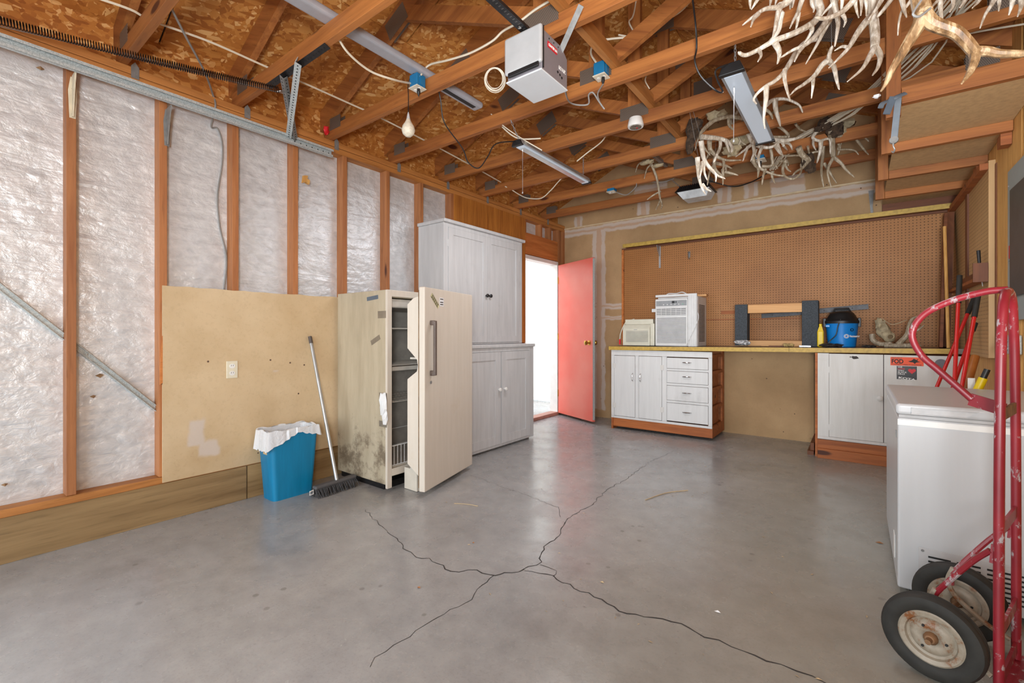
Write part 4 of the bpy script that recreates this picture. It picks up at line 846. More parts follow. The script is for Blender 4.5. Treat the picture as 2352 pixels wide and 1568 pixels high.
# ================================================================== BACK COUNTER
cy = 4.83; cz0, cz1 = .903, .943
def czt(x): return .939+.0098*(x+2.27)
def slab(x0, x1, y0, y1): return MB().prism([(x0, czt(x0)-.04), (x1, czt(x1)-.04), (x1, czt(x1)), (x0, czt(x0))], (0, y0, 0), (1, 0, 0), (0, 0, 1), (0, 1, 0), y1-y0)
t = thing('workbench_top', 'long laminate worktop with mustard edge along the back wall', 'worktop', (-.85, 5.12, cz0))
slab(-2.27, -.50, cy+.004, YB-.03).build('slab', m_top, t); slab(-.498, .665, cy+.004, YB-.03).build('slab', m_top, t)
slab(-2.275, -.50, cy, cy+.0038).build('edge_band', m_must, t); slab(-.498, .60, cy, cy+.0038).build('edge_band', m_must, t); slab(-2.275, -2.2705, cy+.0039, YB-.03).build('edge_band', m_must, t)
# left base cabinet
cx0, cx1, cf = -2.255, -1.165, 4.86
t = thing('base_cabinet', 'worn white wooden cabinet with two doors and four drawers', 'cabinet', (-1.71, 5.1, 0))
MB().box(cx0, cx0+.02, cf, YB-.03, .0, .898).box(cx0+.0205, cx1-.03, cf+.03, YB-.031, .12, .14).box(cx0+.0205, cx1-.03, YB-.05, YB-.031, .14, .898).build('carcass', w_brown, t)
MB().box(cx0+.02, cx1, cf+.012, cf+.03, .03, .125).build('toe_board', w_brown, t); MB().box(cx1-.02, cx1, cf+.031, YB-.04, .03, .14).build('base_rail', w_brown, t)
m = MB().box(cx0, cx1, cf-.002, cf+.018, .84, .899).box(cx0, cx1, cf-.002, cf+.018, .126, .15)
for x0, x1 in ((cx0, cx0+.035), (cx0+.285, cx0+.325), (cx0+.585, cx0+.635), (cx1-.035, cx1)): m.box(x0, x1, cf-.002, cf+.018, .151, .839)
zs = [.151, .345, .52, .70, .839]
dzs = [(.163, .352), (.382, .535), (.565, .690), (.718, .83)]
for (a, b), (c, d) in zip(dzs[:-1], dzs[1:]): m.box(cx0+.6355, cx1-.0355, cf-.002, cf+.018, b+.003, c-.003)
m.build('face_frame', m_cabw, t, bevel=.0015)
def pull(parent, c, ax, mat, L=.05, out=(0, -1, 0)):
    c = V(c); ax = V(ax); o_ = V(out)
    MB().tube([c-ax*L+o_*.002, c-ax*L*.8+o_*.018, c+o_*.024, c+ax*L*.8+o_*.018, c+ax*L+o_*.002], [.004, .005, .0075, .005, .004], 8).build('handle', mat, parent, True)
for i, (a, b) in enumerate(((cx0+.038, cx0+.282), (cx0+.328, cx0+.582))):
    dd_ = MB().box(a, b, cf-.004, cf+.012, .154, .836).build('door', m_cabw, t, bevel=.002)
    pull(dd_, ((b-.022) if i == 0 else (a+.022), cf-.004, .60), (0, 0, 1), m_chrome, .045)
    hxx = a-.002 if i == 0 else b+.002
    for z in (.27, .72): MB().box(hxx-.018, hxx+.02, cf-.007, cf-.0045, z-.028, z+.028).build('hinge', m_cabd, dd_)
for (a, b) in dzs:
    dd_ = MB().box(cx0+.638, cx1-.038, cf-.006, cf+.012, a, b).build('drawer', m_cabw, t, bevel=.002); pull(dd_, ((cx0+cx1+.6)/2, cf-.006, (a+b)/2+.01), (1, 0, 0), m_chrome, .045)
m = MB()
for z in (.33, .52, .69, .86): m.box(cx1-.02, cx1-.001, cf+.031, YB-.04, z-.022, z+.012)
m.box(cx1-.02, cx1, YB-.12, YB-.04, .14, .90)
m.build('side_frame', w_brown, t)
m = MB()
for a, b in ((.145, .305), (.345, .495), (.535, .665), (.705, .835)): m.box(cx1-.05, cx1-.03, cf+.035, YB-.18, a, b)
m.build('drawer_side', w_brown, t)
# right cabinet
rx0 = -.30
t = thing('base_cabinet', 'dingy white cabinet with a large flat door and wood toe board', 'cabinet', (.1, 5.1, 0))
MB().box(rx0, rx0+.018, 4.835, YB-.03, .0, .915).box(rx0, .66, YB-.06, YB-.031, .0, .915).build('carcass', w_brown, t)
MB().box(rx0+.02, .66, 4.80, 4.825, .085, .16).box(rx0+.02, .66, 4.79, 4.815, .0, .084).build('toe_board', w_brown, t, bevel=.002)
MB().box(rx0+.0185, .66, 4.832, 4.85, .161, .185).build('bottom_rail', m_cabd, t)
MB().box(rx0+.019, rx0+.10, 4.832, 4.85, .1855, .913).build('stile', m_cabd, t)
d_ = MB().box(rx0+.102, .168, 4.830, 4.85, .187, .910).build('door', m_cabd, t, bevel=.0015); MB().box(.172, .66, 4.830, 4.85, .187, .910).build('door', m_cabd, t, bevel=.0015)
MB().lathe([(.012, 0), (.011, .008), (.02, .014), (.021, .022), (.012, .027), (.001, .028)], (.145, 4.83, .55), (0, -1, 0), 16).build('knob', m_cabd, d_, True)
for z in (.77, .27): MB().prism([(0, -.026), (.03, -.026), (.04, 0), (.03, .026), (0, .026)], (rx0+.10, 4.8295, z), (1, 0, 0), (0, 0, 1), (0, -1, 0), .0025).build('hinge', m_cabd, d_)
MB().blob((-.02, 4.8295, .88), .02, .0006, .012, 10, .5, 3).blob((-.05, 4.8295, .885), .008, .0006, .004, 8, .5, 4).build('paint_chip', m_ink, d_)
o = MB().box(rx0-.06, rx0-.012, 4.86, 5.38, .0, .035).box(rx0-.04, rx0-.012, 4.90, 5.38, .036, .10).build('wood_block', w_dark); tag(o, 'short dark wood block on the floor beside the right cabinet', 'block')
o = MB().box(rx0-.09, rx0-.045, YB-.02, YB-.0005, .05, .88).build('wall_batten', m_back, bw)
# stickers on right cabinet
sf = 4.8295
sk = MB().box(.205, .455, sf-.0007, sf-.0001, .838, .93-.06).build('tmp', m_sticko); bpy.data.objects.remove(sk)
s1 = MB().prism([(.213, .826), (.415, .826), (.415, .894), (.213, .894)], (0, sf, 0), (1, 0, 0), (0, 0, 1), (0, -1, 0), .0007).build('orange_sticker', m_sticko, t); s1['label'] = 'orange PREVENT FOD sticker'
text('PREVENT', 'lettering', (.220, sf-.0009, .8825), (1, 0, 0), (0, 0, 1), .0125, m_ink, s1, sx=1.3); text('FOD', 'lettering', (.219, sf-.0009, .8435), (1, 0, 0), (0, 0, 1), .047, m_ink, s1, sx=.78, bold=.0016)
text('FOREIGN OBJECT DAMAGE', 'lettering', (.219, sf-.0009, .8295), (1, 0, 0), (0, 0, 1), .0125, m_ink, s1, sx=1.2)
MB().prism([(0, 0), (.02, .006), (.035, .022), (.05, .012), (.062, .02), (.055, .004), (.075, -.004), (.05, -.008), (.04, -.02), (.03, -.008), (.012, -.006)], (.322, sf-.0008, .862), (1, 0, 0), (0, 0, 1), (0, -1, 0), .0005).build('aircraft_silhouette', m_ink, s1)
s2 = MB().prism([(.252, .716), (.375, .716), (.375, .822), (.252, .822)], (0, sf, 0), (1, 0, 0), (0, 0, 1), (0, -1, 0), .0007).build('black_sticker', m_stickb, t); s2['label'] = 'black WE LOVE YOU BLACK HILLS sticker'
for k, (w_, mt) in enumerate((('WE', m_whink), ('LOVE', m_redink), ('YOU', m_whink), ('BLACK', m_whink), ('HILLS', m_whink))):
    text(w_, 'lettering', (.259, sf-.0009, .808-k*.0138), (1, 0, 0), (0, 0, 1), .0155, mt, s2, sx=1.15, bold=.0002)
text('KOTA', 'lettering', (.262, sf-.0009, .7215), (1, 0, 0), (.25, 0, 1), .022, m_whink, s2, sx=1.72, bold=.0008)
hrt = []
for k in range(24):
    a = 2*PI*k/24; hrt.append((.024*math.sin(a)**3*1.0, (.0195*math.cos(a)-.0075*math.cos(2*a)-.003*math.cos(3*a)-.0015*math.cos(4*a))))
MB().prism(hrt, (.345, sf-.0008, .785), (1, 0, 0), (0, 0, 1), (0, -1, 0), .0005).build('heart', m_redink, s2)
MB().lathe([(.036, 0), (.036, .002)], (.515, sf, .85), (0, -1, 0), 24).build('round_badge', plain('grey_badge', '#6b6870', .4), t)
# pegboard on the back wall with shelf ledge
t = thing('pegboard', 'large brown pegboard filling the wall above the workbench', 'pegboard', (-.85, YB, .96))
MB().box(-2.335, .665, YB-.012, YB-.0045, .945, 2.13).build('board', m_pegb, t)
MB().box(-2.362, -2.337, YB-.03, YB-.001, .945, 2.135).build('side_trim', w_hdr, t); MB().box(-2.362, .665, YB-.028, YB-.001, 2.131, 2.15).build('top_trim', w_darkx, t)
MB().box(-1.20, -.65, YB-.025, YB-.0125, 1.30, 1.335).build('batten', w_brown, t)
MB().box(-1.50, -.12, YB-.018, YB-.0125, 1.235, 1.245).build('batten', w_brown, t)
t = thing('wall_shelf', 'narrow mustard edged shelf running above the brown pegboard', 'shelf', (-.85, YB-.07, 2.16))
MB().box(-2.30, .64, YB-.13, YB-.001, 2.152, 2.172).build('board', plain('brown_shelf_underside', '#8a6238', .6), t); MB().box(-2.30, .64, YB-.14, YB-.131, 2.140, 2.182).build('edge_band', m_foil2, t)
t = thing('shelf_bracket', 'silver shelf bracket at the left of the brown pegboard', 'bracket', (-1.885, YB-.013, 2.1))
MB().box(-1.896, -1.874, YB-.016, YB-.0125, 1.87, 2.135).build('upright', m_alum, t); MB().prism([(0, 0), (-.1, 0), (-.1, -.012), (-.015, -.12), (0, -.12)], (-1.888, YB-.017, 2.13), (0, 1, 0), (0, 0, 1), (1, 0, 0), .006).build('arm', m_alum, t)
t = thing('coat_hook', 'small metal hook on the pegboard right of the bracket', 'hook', (-1.54, YB-.013, 2.0))
MB().box(-1.548, -1.532, YB-.015, YB-.0125, 1.96, 2.03).build('plate', m_steel, t); MB().tube([(-1.54, YB-.016, 2.02), (-1.54, YB-.06, 2.02), (-1.535, YB-.075, 1.99), (-1.54, YB-.05, 1.95), (-1.54, YB-.03, 1.94)], .005, 6).build('hook_arm', m_steel, t, True)
# air conditioners
cz1 = .9485
t = thing('window_air_conditioner', 'tall white window air conditioner with control panel, louvres and cord', 'air conditioner', (-1.56, 5.1, cz1))
ax0, ax1, ay0, ay1, az0, az1 = -1.785, -1.345, 4.97, 5.37, cz1+.001, 1.465
MB().box(ax0+.01, ax1-.003, ay0+.06, ay1, az0, az1+.02).build('case', m_acw, t, bevel=.004)
MB().box(ax0, ax1-.09, ay0, ay0+.058, az0, az1).build('front_panel', m_acw, t, bevel=.01, seg=3)
MB().box(ax1-.0895, ax1, ay0+.01, ay0+.03, az0, az1+.045).build('side_curtain', m_acw, t, bevel=.003)
for k in range(4): MB().box(ax1-.078+k*.02, ax1-.071+k*.02, ay0+.005, ay0+.0098, az0+.01, az1+.03).build('curtain_rib', m_acw, t)
MB().box(ax0+.0, ax1, ay0+.012, ay0+.03, az1+.021, az1+.045).build('top_flange', m_acw, t)
MB().box(ax0+.012, ax1-.1, ay0-.002, ay0-.0002, az1-.08, az1-.022).build('control_panel', m_acp, t)
MB().box(-1.60, -1.57, ay0-.004, ay0-.0022, az1-.052, az1-.028).build('display', m_black, t); MB().box(-1.56, -1.552, ay0-.004, ay0-.0022, az1-.05, az1-.03).build('display', m_black, t)
for k in range(6): MB().lathe([(.006, 0), (.006, .002)], (-1.69+k*.041, ay0-.0022, az1-.064), (0, -1, 0), 10).build('button', m_acw if k < 5 else plain('green_button', '#7fb8a0', .4), t)
# upper vanes, lower louvres
m = MB(); m2 = MB().box(ax0+.015, ax1-.105, ay0-.0012, ay0-.0002, az1-.185, az1-.1)
for k in range(5): m.box(ax0+.015, ax1-.105, ay0-.006, ay0-.0013, az1-.182+k*.018, az1-.173+k*.018)
for k in range(7): m.box(ax0+.015+k*.053, ax0+.018+k*.053, ay0-.008, ay0-.0013, az1-.185, az1-.1)
m2.build('vent_recess', m_slotsh, t); m.build('vanes', m_acw, t)['kind'] = 'stuff'
MB().box(ax0+.02, ax1-.107, ay0-.0012, ay0-.0002, az0+.03, az1-.205).build('grille_recess', m_slotsh, t)
sl_ = None
for k in range(19):
    z = az0+.033+k*.0152
    if sl_ is None: sl_ = MB().box(ax0+.02, ax1-.107, ay0-.005, ay0-.0013, z, z+.0085).build('louvre', m_acw, t)
    else:
        c_ = sl_.copy(); C.collection.objects.link(c_); c_.location = (0, 0, k*.0152)
m = MB()
for k in range(26): m.box(ax1-.0029, ax1-.0015, ay0+.11, ay0+.17, az0+.05+k*.0155, az0+.058+k*.0155).box(ax1-.0029, ax1-.0015, ay0+.18, ay0+.33, az0+.05+k*.0155, az0+.058+k*.0155)
m.build('side_slots', m_grill, t)['kind'] = 'stuff'
MB().tube(smoothpath([(ax1-.03, ay0+.035, 1.36), (ax1+.012, ay0+.03, 1.28), (ax1+.005, ay0, 1.2), (ax1-.045, ay0-.01, 1.08), (ax1-.08, ay0-.012, 1.0), (ax1-.105, ay0-.012, cz1+.006)]), .0035, 6).build('power_cord', m_acw, t, True)
MB().tube(smoothpath([(ax0+.08, ay0+.1, az1+.03), (ax0+.12, ay0+.08, az1+.06), (ax0+.2, ay0+.1, az1+.06), (ax0+.27, ay0+.08, az1+.07), (ax0+.32, ay0+.1, az1+.045)]), .006, 6).build('coiled_cord', m_acw, t, True)
MB().box(ax0-.045, ax0-.001, ay0+.02, ay0+.03, 1.325, 1.36).build('mounting_tab', m_acw, t)
o = MB().box(-1.62, -1.29, 5.14, 5.22, az1+.022, az1+.045).build('wood_stick', w_pale); tag(o, 'pale wood strip lying on top of the tall air conditioner', 'stick')
t = thing('window_air_conditioner', 'small cream window air conditioner lying left of the tall white one', 'air conditioner', (-2.0, 5.1, cz1))
sx0, sx1, sy0, sy1, sz0, sz1 = -2.17, -1.80, 4.98, 5.34, cz1+.001, 1.20
MB().box(sx0+.008, sx1-.03, sy0+.05, sy1, sz0, sz1+.05).build('case', m_acc, t, bevel=.006)
MB().prism([(0, 0), (0, .19), (.03, .235), (.06, .25), (.06, 0)], (sx0, sy0, sz0), (0, 1, 0), (0, 0, 1), (1, 0, 0), sx1-sx0-.05).build('front_panel', m_acc, t, bevel=.006)
MB().box(sx1-.049, sx1-.002, sy0+.01, sy0+.06, sz0, sz1).build('side_flange', m_acc, t, bevel=.008)
MB().box(sx0+.04, sx1-.07, sy0-.0012, sy0-.0002, sz0+.035, sz0+.165).build('grille_recess', m_slotsh, t)
sl_ = None
for k in range(9):
    if sl_ is None: sl_ = MB().box(sx0+.035, sx1-.068, sy0-.005, sy0-.0013, sz0+.036, sz0+.045).build('louvre', m_acc, t)
    else:
        c_ = sl_.copy(); C.collection.objects.link(c_); c_.location = (0, 0, k*.0145)
MB().box(-2.035, -1.995, sy0-.001, sy0-.0002, sz0+.178, sz0+.184).build('name_badge', m_acp, t)
MB().tube(smoothpath([(sx0+.1, sy0+.1, sz1+.055), (sx0+.02, sy0+.05, sz1+.02), (sx0-.03, sy0+.02, 1.10), (sx0-.035, sy0+.0, 1.02)]), .005, 6).build('power_cord', m_acc, t, True)
MB().box(sx0-.043, sx0-.025, sy0-.005, sy0+.008, cz1+.012, 1.02).build('warning_tag', m_redink, t)
cz1 = .959
# grey sawhorse-like rack: two carpeted uprights, pine rails
t = thing('carpeted_rack', 'rack of two dark carpet-wrapped uprights joined by pine rails', 'rack', (-.66, 5.15, cz1))
for x0, x1, zt, zb in ((-1.0, -.885, 1.38, cz1+.001), (-.42, -.29, 1.395, cz1+.001)):
    MB().box(x0, x1, 5.08, 5.22, zb, zt).build('upright', m_carp, t, bevel=.006)
MB().box(-.884, -.421, 5.10, 5.13, 1.29, 1.375).build('rail', w_pale, t, bevel=.002); MB().box(-.884, -.421, 5.10, 5.13, cz1+.001, 1.015).build('rail', w_pale, t, bevel=.002)
t = thing('metal_channel', 'long dark slotted metal channel leaning on the pegboard behind the rack', 'rail', (-.4, YB-.06, 1.28))
MB().bar((-.80, 5.365, 1.268), (.08, 5.365, 1.335), .004, .045).bar((-.80, 5.357, 1.288), (.08, 5.357, 1.357), .02, .003).bar((-.80, 5.357, 1.246), (.08, 5.357, 1.313), .02, .003).build('channel', m_darkst, t)
for k in range(4): MB().lathe([(.005, 0), (.005, .001)], (-.7+k*.22, 5.3625, 1.275+k*.0167), (0, -1, 0), 8).build('hole', m_grill, t)
# vacuum
cz1 = .962
vc = V((-.115, 5.12, cz1+.001)); t = thing('shop_vacuum', 'blue shop vacuum tub with black motor lid and white logo', 'vacuum', vc)
MB().lathe([(.098, 0), (.104, .006), (.122, .20), (.125, .212)], vc, (0, 0, 1), 36).build('tub', m_vac, t, True)
MB().lathe([(.13, .212), (.131, .235), (.12, .248), (.112, .262), (.092, .30), (.075, .318), (.03, .325), (.001, .326)], vc, (0, 0, 1), 30).build('motor_lid', m_black, t, True)
MB().tube([vc+V((-.06, 0, .318)), vc+V((-.05, 0, .345)), vc+V((.05, 0, .345)), vc+V((.06, 0, .318))], .011, 8).build('lid_handle', m_black, t, True)
for s in (-1, 1): MB().box(vc.x+s*.128-.012, vc.x+s*.128+.012, vc.y-.03, vc.y+.02, vc.z+.18, vc.z+.262).build('latch', m_black, t, bevel=.004)
MB().box(vc.x-.118, vc.x-.085, vc.y-.098, vc.y-.085, vc.z+.18, vc.z+.2).build('front_clip', m_vac, t, bevel=.003)
hd = V((.35, -.93, 0)).normalized()
MB().lathe([(.014, .100), (.014, .122), (.010, .1225), (.010, .11)], vc+V((0, 0, .155)), V((.62, -.78, 0)), 16).build('hose_port', m_black, t, True)
MB().tube(smoothpath([vc+V((-.005, -.118, .25)), vc+V((-.025, -.13, .19)), vc+V((-.04, -.13, .11)), vc+V((-.08, -.118, .06)), vc+V((-.1, -.12, .02))]), .0045, 6).build('power_cord', m_black, t, True)
lg = V((.30, -.954, 0)).normalized(); lx = V((.954, .30, 0)); pc = vc+lg*.1195+V((0, 0, .098))
for r in (.017, .0095): MB().tube([pc+lx*r*math.cos(2*PI*k/20)-lg*.001+V((0, 0, r*math.sin(2*PI*k/20))) for k in range(20)], .0022, 5, True).build('logo_ring', m_whink, t)
vl = V((.56, -.83, 0)).normalized(); text('Vacmaster', 'lettering', vc+lg*.121+lx*.022+V((0, 0, .09)), V((.89, .456, 0)), (0, 0, 1), .025, m_whink, t, sx=.75, bold=.0007)
t = thing('oil_bottle', 'yellow plastic oil bottle between the rack and the vacuum', 'bottle', (-.272, 5.03, cz1))
MB().box(-.296, -.246, 5.012, 5.05, cz1+.001, cz1+.15).build('body', m_yel, t, bevel=.010, seg=3)
MB().add([(-.292, 5.016, cz1+.148), (-.25, 5.016, cz1+.148), (-.25, 5.046, cz1+.148), (-.292, 5.046, cz1+.148), (-.281, 5.023, cz1+.19), (-.261, 5.023, cz1+.19), (-.261, 5.04, cz1+.19), (-.281, 5.04, cz1+.19)], [(0, 3, 2, 1), (4, 5, 6, 7), (0, 1, 5, 4), (1, 2, 6, 5), (2, 3, 7, 6), (3, 0, 4, 7)]).build('shoulder', m_yel, t)
MB().lathe([(.012, .19), (.012, .21), (.004, .212)], (-.271, 5.031, cz1), (0, 0, 1), 12).build('cap', m_yel, t)
cz1 = .961
def clump(name, label, cat, p, rx, ry, rz, mat, seed, n=4):
    m = MB(); rnd = random.Random(seed); p = V(p)
    for k in range(n): m.blob(p+V((rnd.uniform(-rx, rx)*.6, rnd.uniform(-ry, ry)*.6, rz*.55)), rx*rnd.uniform(.4, .7), ry*rnd.uniform(.4, .7), rz*rnd.uniform(.4, .55), 10, .35, seed*7+k)
    return tag(m.build(name, mat), label, cat)
clump('leather_glove', 'black leather gloves crumpled in front of the vacuum', 'glove', (-.185, 4.93, .9605), .07, .05, .035, m_glove, 3, 5)
clump('leather_glove', 'dark glove lying right of the vacuum near the skull', 'glove', (.07, 4.98, cz1), .05, .035, .025, m_glove, 4, 4)
clump('work_glove', 'straw coloured work glove in front of the carpeted rack', 'glove', (-.53, 4.93, cz1), .065, .04, .03, m_straw, 5, 5)
clump('spray_rag', 'white rag with black print on the cardboard at the left of the rack', 'rag', (-.91, 4.95, cz1+.006), .075, .05, .05, plain('printed_white_rag', '#cfd0d3', .7, 0, .5, 60), 6, 6)
o = MB().frame((-1.0, 4.88, cz1+.001), V((.98, .17, 0)), V((-.17, .98, 0)), (0, 0, 1), 0, .27, 0, .11, 0, .004).build('cardboard_sheet', m_card); tag(o, 'flat piece of cardboard under the printed rag', 'cardboard')
o = MB().frame((-.67, 4.9, cz1+.001), V((1, .1, 0)), V((-.1, 1, 0)), (0, 0, 1), 0, .16, 0, .035, 0, .009).build('wood_strip', w_dark); tag(o, 'thin dark strip of wood beside the straw glove', 'strip')
o = MB().box(-.43, -.34, 4.95, 4.99, cz1+.001, cz1+.014).build('foil_packet', m_alum); tag(o, 'crumpled shiny packet in front of the right rack upright', 'packet')
# ------------------------------------------------------------------ antlers
def horn(m, P, r0, r1, k=5, seed=0, flat=1.0):
    q = smoothpath(P, k); n = len(q); rnd = random.Random(seed)
    R = [(r0+(r1-r0)*(i/(n-1))**1.15) for i in range(n)]
    R[-1] = min(R[-1], .0022)
    m.tube(q, R, 9, False, flat)
def antler(name, label, parts, d, mat, group, sc, ox, oy, sway=.05, seed=1, cat='antler'):
    """parts: list of (points, start width px, end width px) in crop coordinates of the photograph; d metres away"""
    rnd = random.Random(seed); m = MB(); main = None
    for (pts, w0, w1) in parts:
        dirn = rnd.choice((-1, 1)); L = len(pts); P = []
        for i, p in enumerate(pts):
            x, y = ox+p[0]/sc, oy+p[1]/sc
            if main is None: dd_ = d+sway*.5*math.sin(i*.9)
            else:
                if i == 0: dd_ = min(main, key=lambda q: (q[0]-x)**2+(q[1]-y)**2)[2]; base_d = dd_
                else: dd_ = base_d+dirn*sway*(i/(L-1))
            P.append((x, y, dd_))
        if main is None: main = []
        main += P
        Q = [at(*p) for p in P]; k_ = .5*.86/FPX*d; horn(m, Q, w0*k_, w1*k_)
    o = m.build(name, mat, None, True)
    if seed in WIRED:
        top = max(m.v, key=lambda p: p.z); y = min(TY, key=lambda q: abs(q-top.y)); e = V((top.x, y, ZP+.03))
        MB().tube([top-V((0, 0, .01)), e], .0011, 5).build('hanging_wire', m_steel, o)
    return tag(o, label, cat, group)
WIRED = (5, 6, 21, 23, 24, 25, 26, 31, 32, 38)
G1 = 'antlers hanging at the upper right'; c5 = (6.19, 1660, 0); c6 = (6.27, 1980, 0)
antler('deer_antler', 'palmate antler tip pointing left at the top, above the lit bar light', [
    ([(1000, -150), (940, 0), (850, 70), (780, 105), (600, 130), (430, 240), (280, 360)], 22, 4), ([(500, 200), (440, 270), (400, 380)], 13, 3), ([(820, 70), (785, 200), (745, 400), (710, 530)], 17, 4)], 1.85, m_ant, G1, *c5, seed=2)
antler('deer_antler', 'long pale antler sweeping left with a blunt tip beside the lit bar light', [
    ([(1340, -120), (1360, 30), (1390, 150), (1320, 290), (1180, 390), (970, 490), (740, 575), (620, 640), (500, 710), (320, 785), (215, 740)], 20, 9),
    ([(510, 700), (545, 790), (500, 875)], 11, 3), ([(740, 600), (800, 720), (800, 820), (775, 912)], 16, 4), ([(1240, 350), (1270, 430), (1210, 540), (1130, 650)], 14, 3), ([(640, 625), (700, 560), (790, 440), (820, 300), (850, 150)], 9, 13)], 1.95, m_ant, G1, *c5, seed=3)
antler('deer_antler', 'antler with long narrow tines crossing the middle of the near group', [
    ([(1600, -160), (1590, 0), (1540, 200), (1420, 380), (1300, 530), (1150, 650), (1000, 710), (820, 820)], 22, 5), ([(1520, 280), (1430, 450), (1330, 650), (1180, 910)], 15, 3), ([(1150, 650), (1080, 750), (1020, 875)], 11, 3)], 2.0, m_ant, G1, *c5, seed=4)
antler('deer_antler', 'slender white antler hanging below the near group, curling at the bottom', [
    ([(1350, 540), (1200, 590), (1060, 720), (950, 900), (860, 1040), (730, 1160), (620, 1220), (500, 1320), (445, 1400), (450, 1440), (482, 1478)], 15, 4), ([(620, 1220), (615, 1400), (600, 1520), (585, 1700), (600, 1830)], 14, 3), ([(885, 990), (880, 1120), (920, 1300), (962, 1435)], 12, 3)], 2.1, m_ant, G1, *c5, seed=5)
antler('deer_antler', 'three-pointed antler hanging under the near group left of the hanger post', [
    ([(1500, 860), (1410, 930), (1300, 1080), (1150, 1200), (1040, 1270), (960, 1350)], 16, 3), ([(1280, 1100), (1285, 1200), (1262, 1400)], 12, 3), ([(1500, 860), (1580, 950), (1620, 1130), (1658, 1275)], 15, 4), ([(1500, 870), (1520, 760), (1560, 650)], 12, 8)], 2.15, m_ant, G1, *c5, seed=6)
antler('deer_antler', 'large forked antler with its lower fork just left of the big antler', [
    ([(2150, -150), (2140, 0), (2130, 150), (2160, 400), (2170, 560), (2160, 690)], 27, 20), ([(2120, 220), (1980, 380), (1880, 530), (1790, 680), (1650, 830), (1508, 965)], 20, 3), ([(1790, 680), (1700, 660), (1588, 722)], 10, 3),
    ([(2160, 680), (2090, 800), (1980, 980), (1772, 1160)], 17, 3), ([(2165, 660), (2240, 790), (2210, 950), (2130, 1072)], 17, 4)], 1.9, m_ant, G1, *c5, seed=7)
antler('deer_antler', 'straight upright antler with one long down-pointing tine beside the blunt white tine', [
    ([(1560, -150), (1580, 0), (1610, 150), (1640, 330), (1620, 500), (1593, 660)], 19, 4), ([(1585, 30), (1520, 100), (1460, 160), (1405, 230)], 11, 3)], 1.88, m_ant, G1, *c5, seed=8)
antler('deer_antler', 'thick white antler tine lying level across the near group', [
    ([(1900, -60), (1830, 40), (1720, 150), (1600, 220), (1450, 265), (1320, 248)], 17, 9), ([(1690, 180), (1745, 290), (1718, 385)], 11, 3)], 1.7, m_ant, G1, *c5, seed=9)
antler('deer_antler', 'double-pointed antler at the top edge left of the blunt white tine', [
    ([(1180, -120), (1120, 20), (1070, 170), (1000, 300), (955, 400)], 16, 3), ([(1080, 180), (1060, 330), (1030, 448)], 11, 3)], 1.9, m_ant, G1, *c5, seed=10)
antler('deer_antler', 'antler at the top edge with short tines above the palmate tip', [
    ([(420, -140), (620, -110), (900, -110), (1100, -130), (1280, -90)], 18, 16), ([(430, -130), (390, 0), (395, 130)], 15, 3), ([(560, -110), (480, 20), (405, 140)], 14, 3), ([(700, -100), (670, 95)], 12, 3), ([(790, -100), (745, 70)], 11, 3), ([(960, -110), (970, 30), (958, 135)], 15, 4), ([(1030, -100), (1010, 0), (990, 105)], 10, 3), ([(1280, -90), (1270, 50), (1300, 120), (1290, 170)], 13, 3)], 1.92, m_ant, G1, *c5, seed=11, sway=.03)
antler('deer_antler', 'row of down-pointing tines at the top edge left of the big antler', [
    ([(1640, -130), (1850, -110), (2010, -120)], 17, 15), ([(1690, -120), (1700, 0), (1690, 120), (1710, 235)], 12, 3), ([(1880, -110), (1890, 80), (1935, 255)], 13, 3), ([(1960, -110), (1975, 60), (1962, 220)], 12, 3), ([(2010, -120), (2040, 60), (2040, 230)], 12, 3), ([(2300, -80), (2200, 100), (2075, 275)], 15, 3), ([(2420, -40), (2300, 120), (2190, 250)], 12, 8)], 1.8, m_ant, G1, *c5, seed=12, sway=.03)
antler('elk_antler', 'huge ridged brown antler hanging from a hook at the upper right', [
    ([(850, -420), (830, -150), (860, 100), (900, 230)], 42, 42), ([(880, 200), (820, 360), (700, 560), (560, 790), (430, 1020), (350, 1190), (268, 1322)], 38, 5),
    ([(900, 210), (1010, 330), (1180, 400), (1360, 470), (1500, 600), (1600, 720), (1660, 780)], 36, 26), ([(1620, 740), (1620, 880), (1560, 1030), (1500, 1120), (1435, 1203)], 25, 4), ([(1620, 740), (1800, 740), (1950, 770), (2150, 775), (2420, 770)], 26, 15)], 1.2, m_elk, G1, *c6, seed=13, sway=.05)
o = MB().tube(smoothpath([at(1980+890/6.27, -8, 1.16), at(1980+760/6.27, 140/6.27, 1.155), at(1980+740/6.27, 215/6.27, 1.155), at(1980+830/6.27, 235/6.27, 1.155), at(1980+985/6.27, 118/6.27, 1.16)]), .0028, 8).build('hanging_hook', m_steel, None, True); tag(o, 'bent steel hook holding the huge brown antler', 'hook')
antler('deer_antler', 'cluster of narrow tines just left of the hook of the big antler', [
    ([(700, -110), (560, -100), (420, -110)], 12, 12), ([(560, -90), (600, 110), (642, 250)], 15, 3), ([(720, -20), (640, 90), (570, 170), (530, 330), (515, 512)], 9, 3)], 1.6, m_ant, G1, *c6, seed=14, sway=.03)
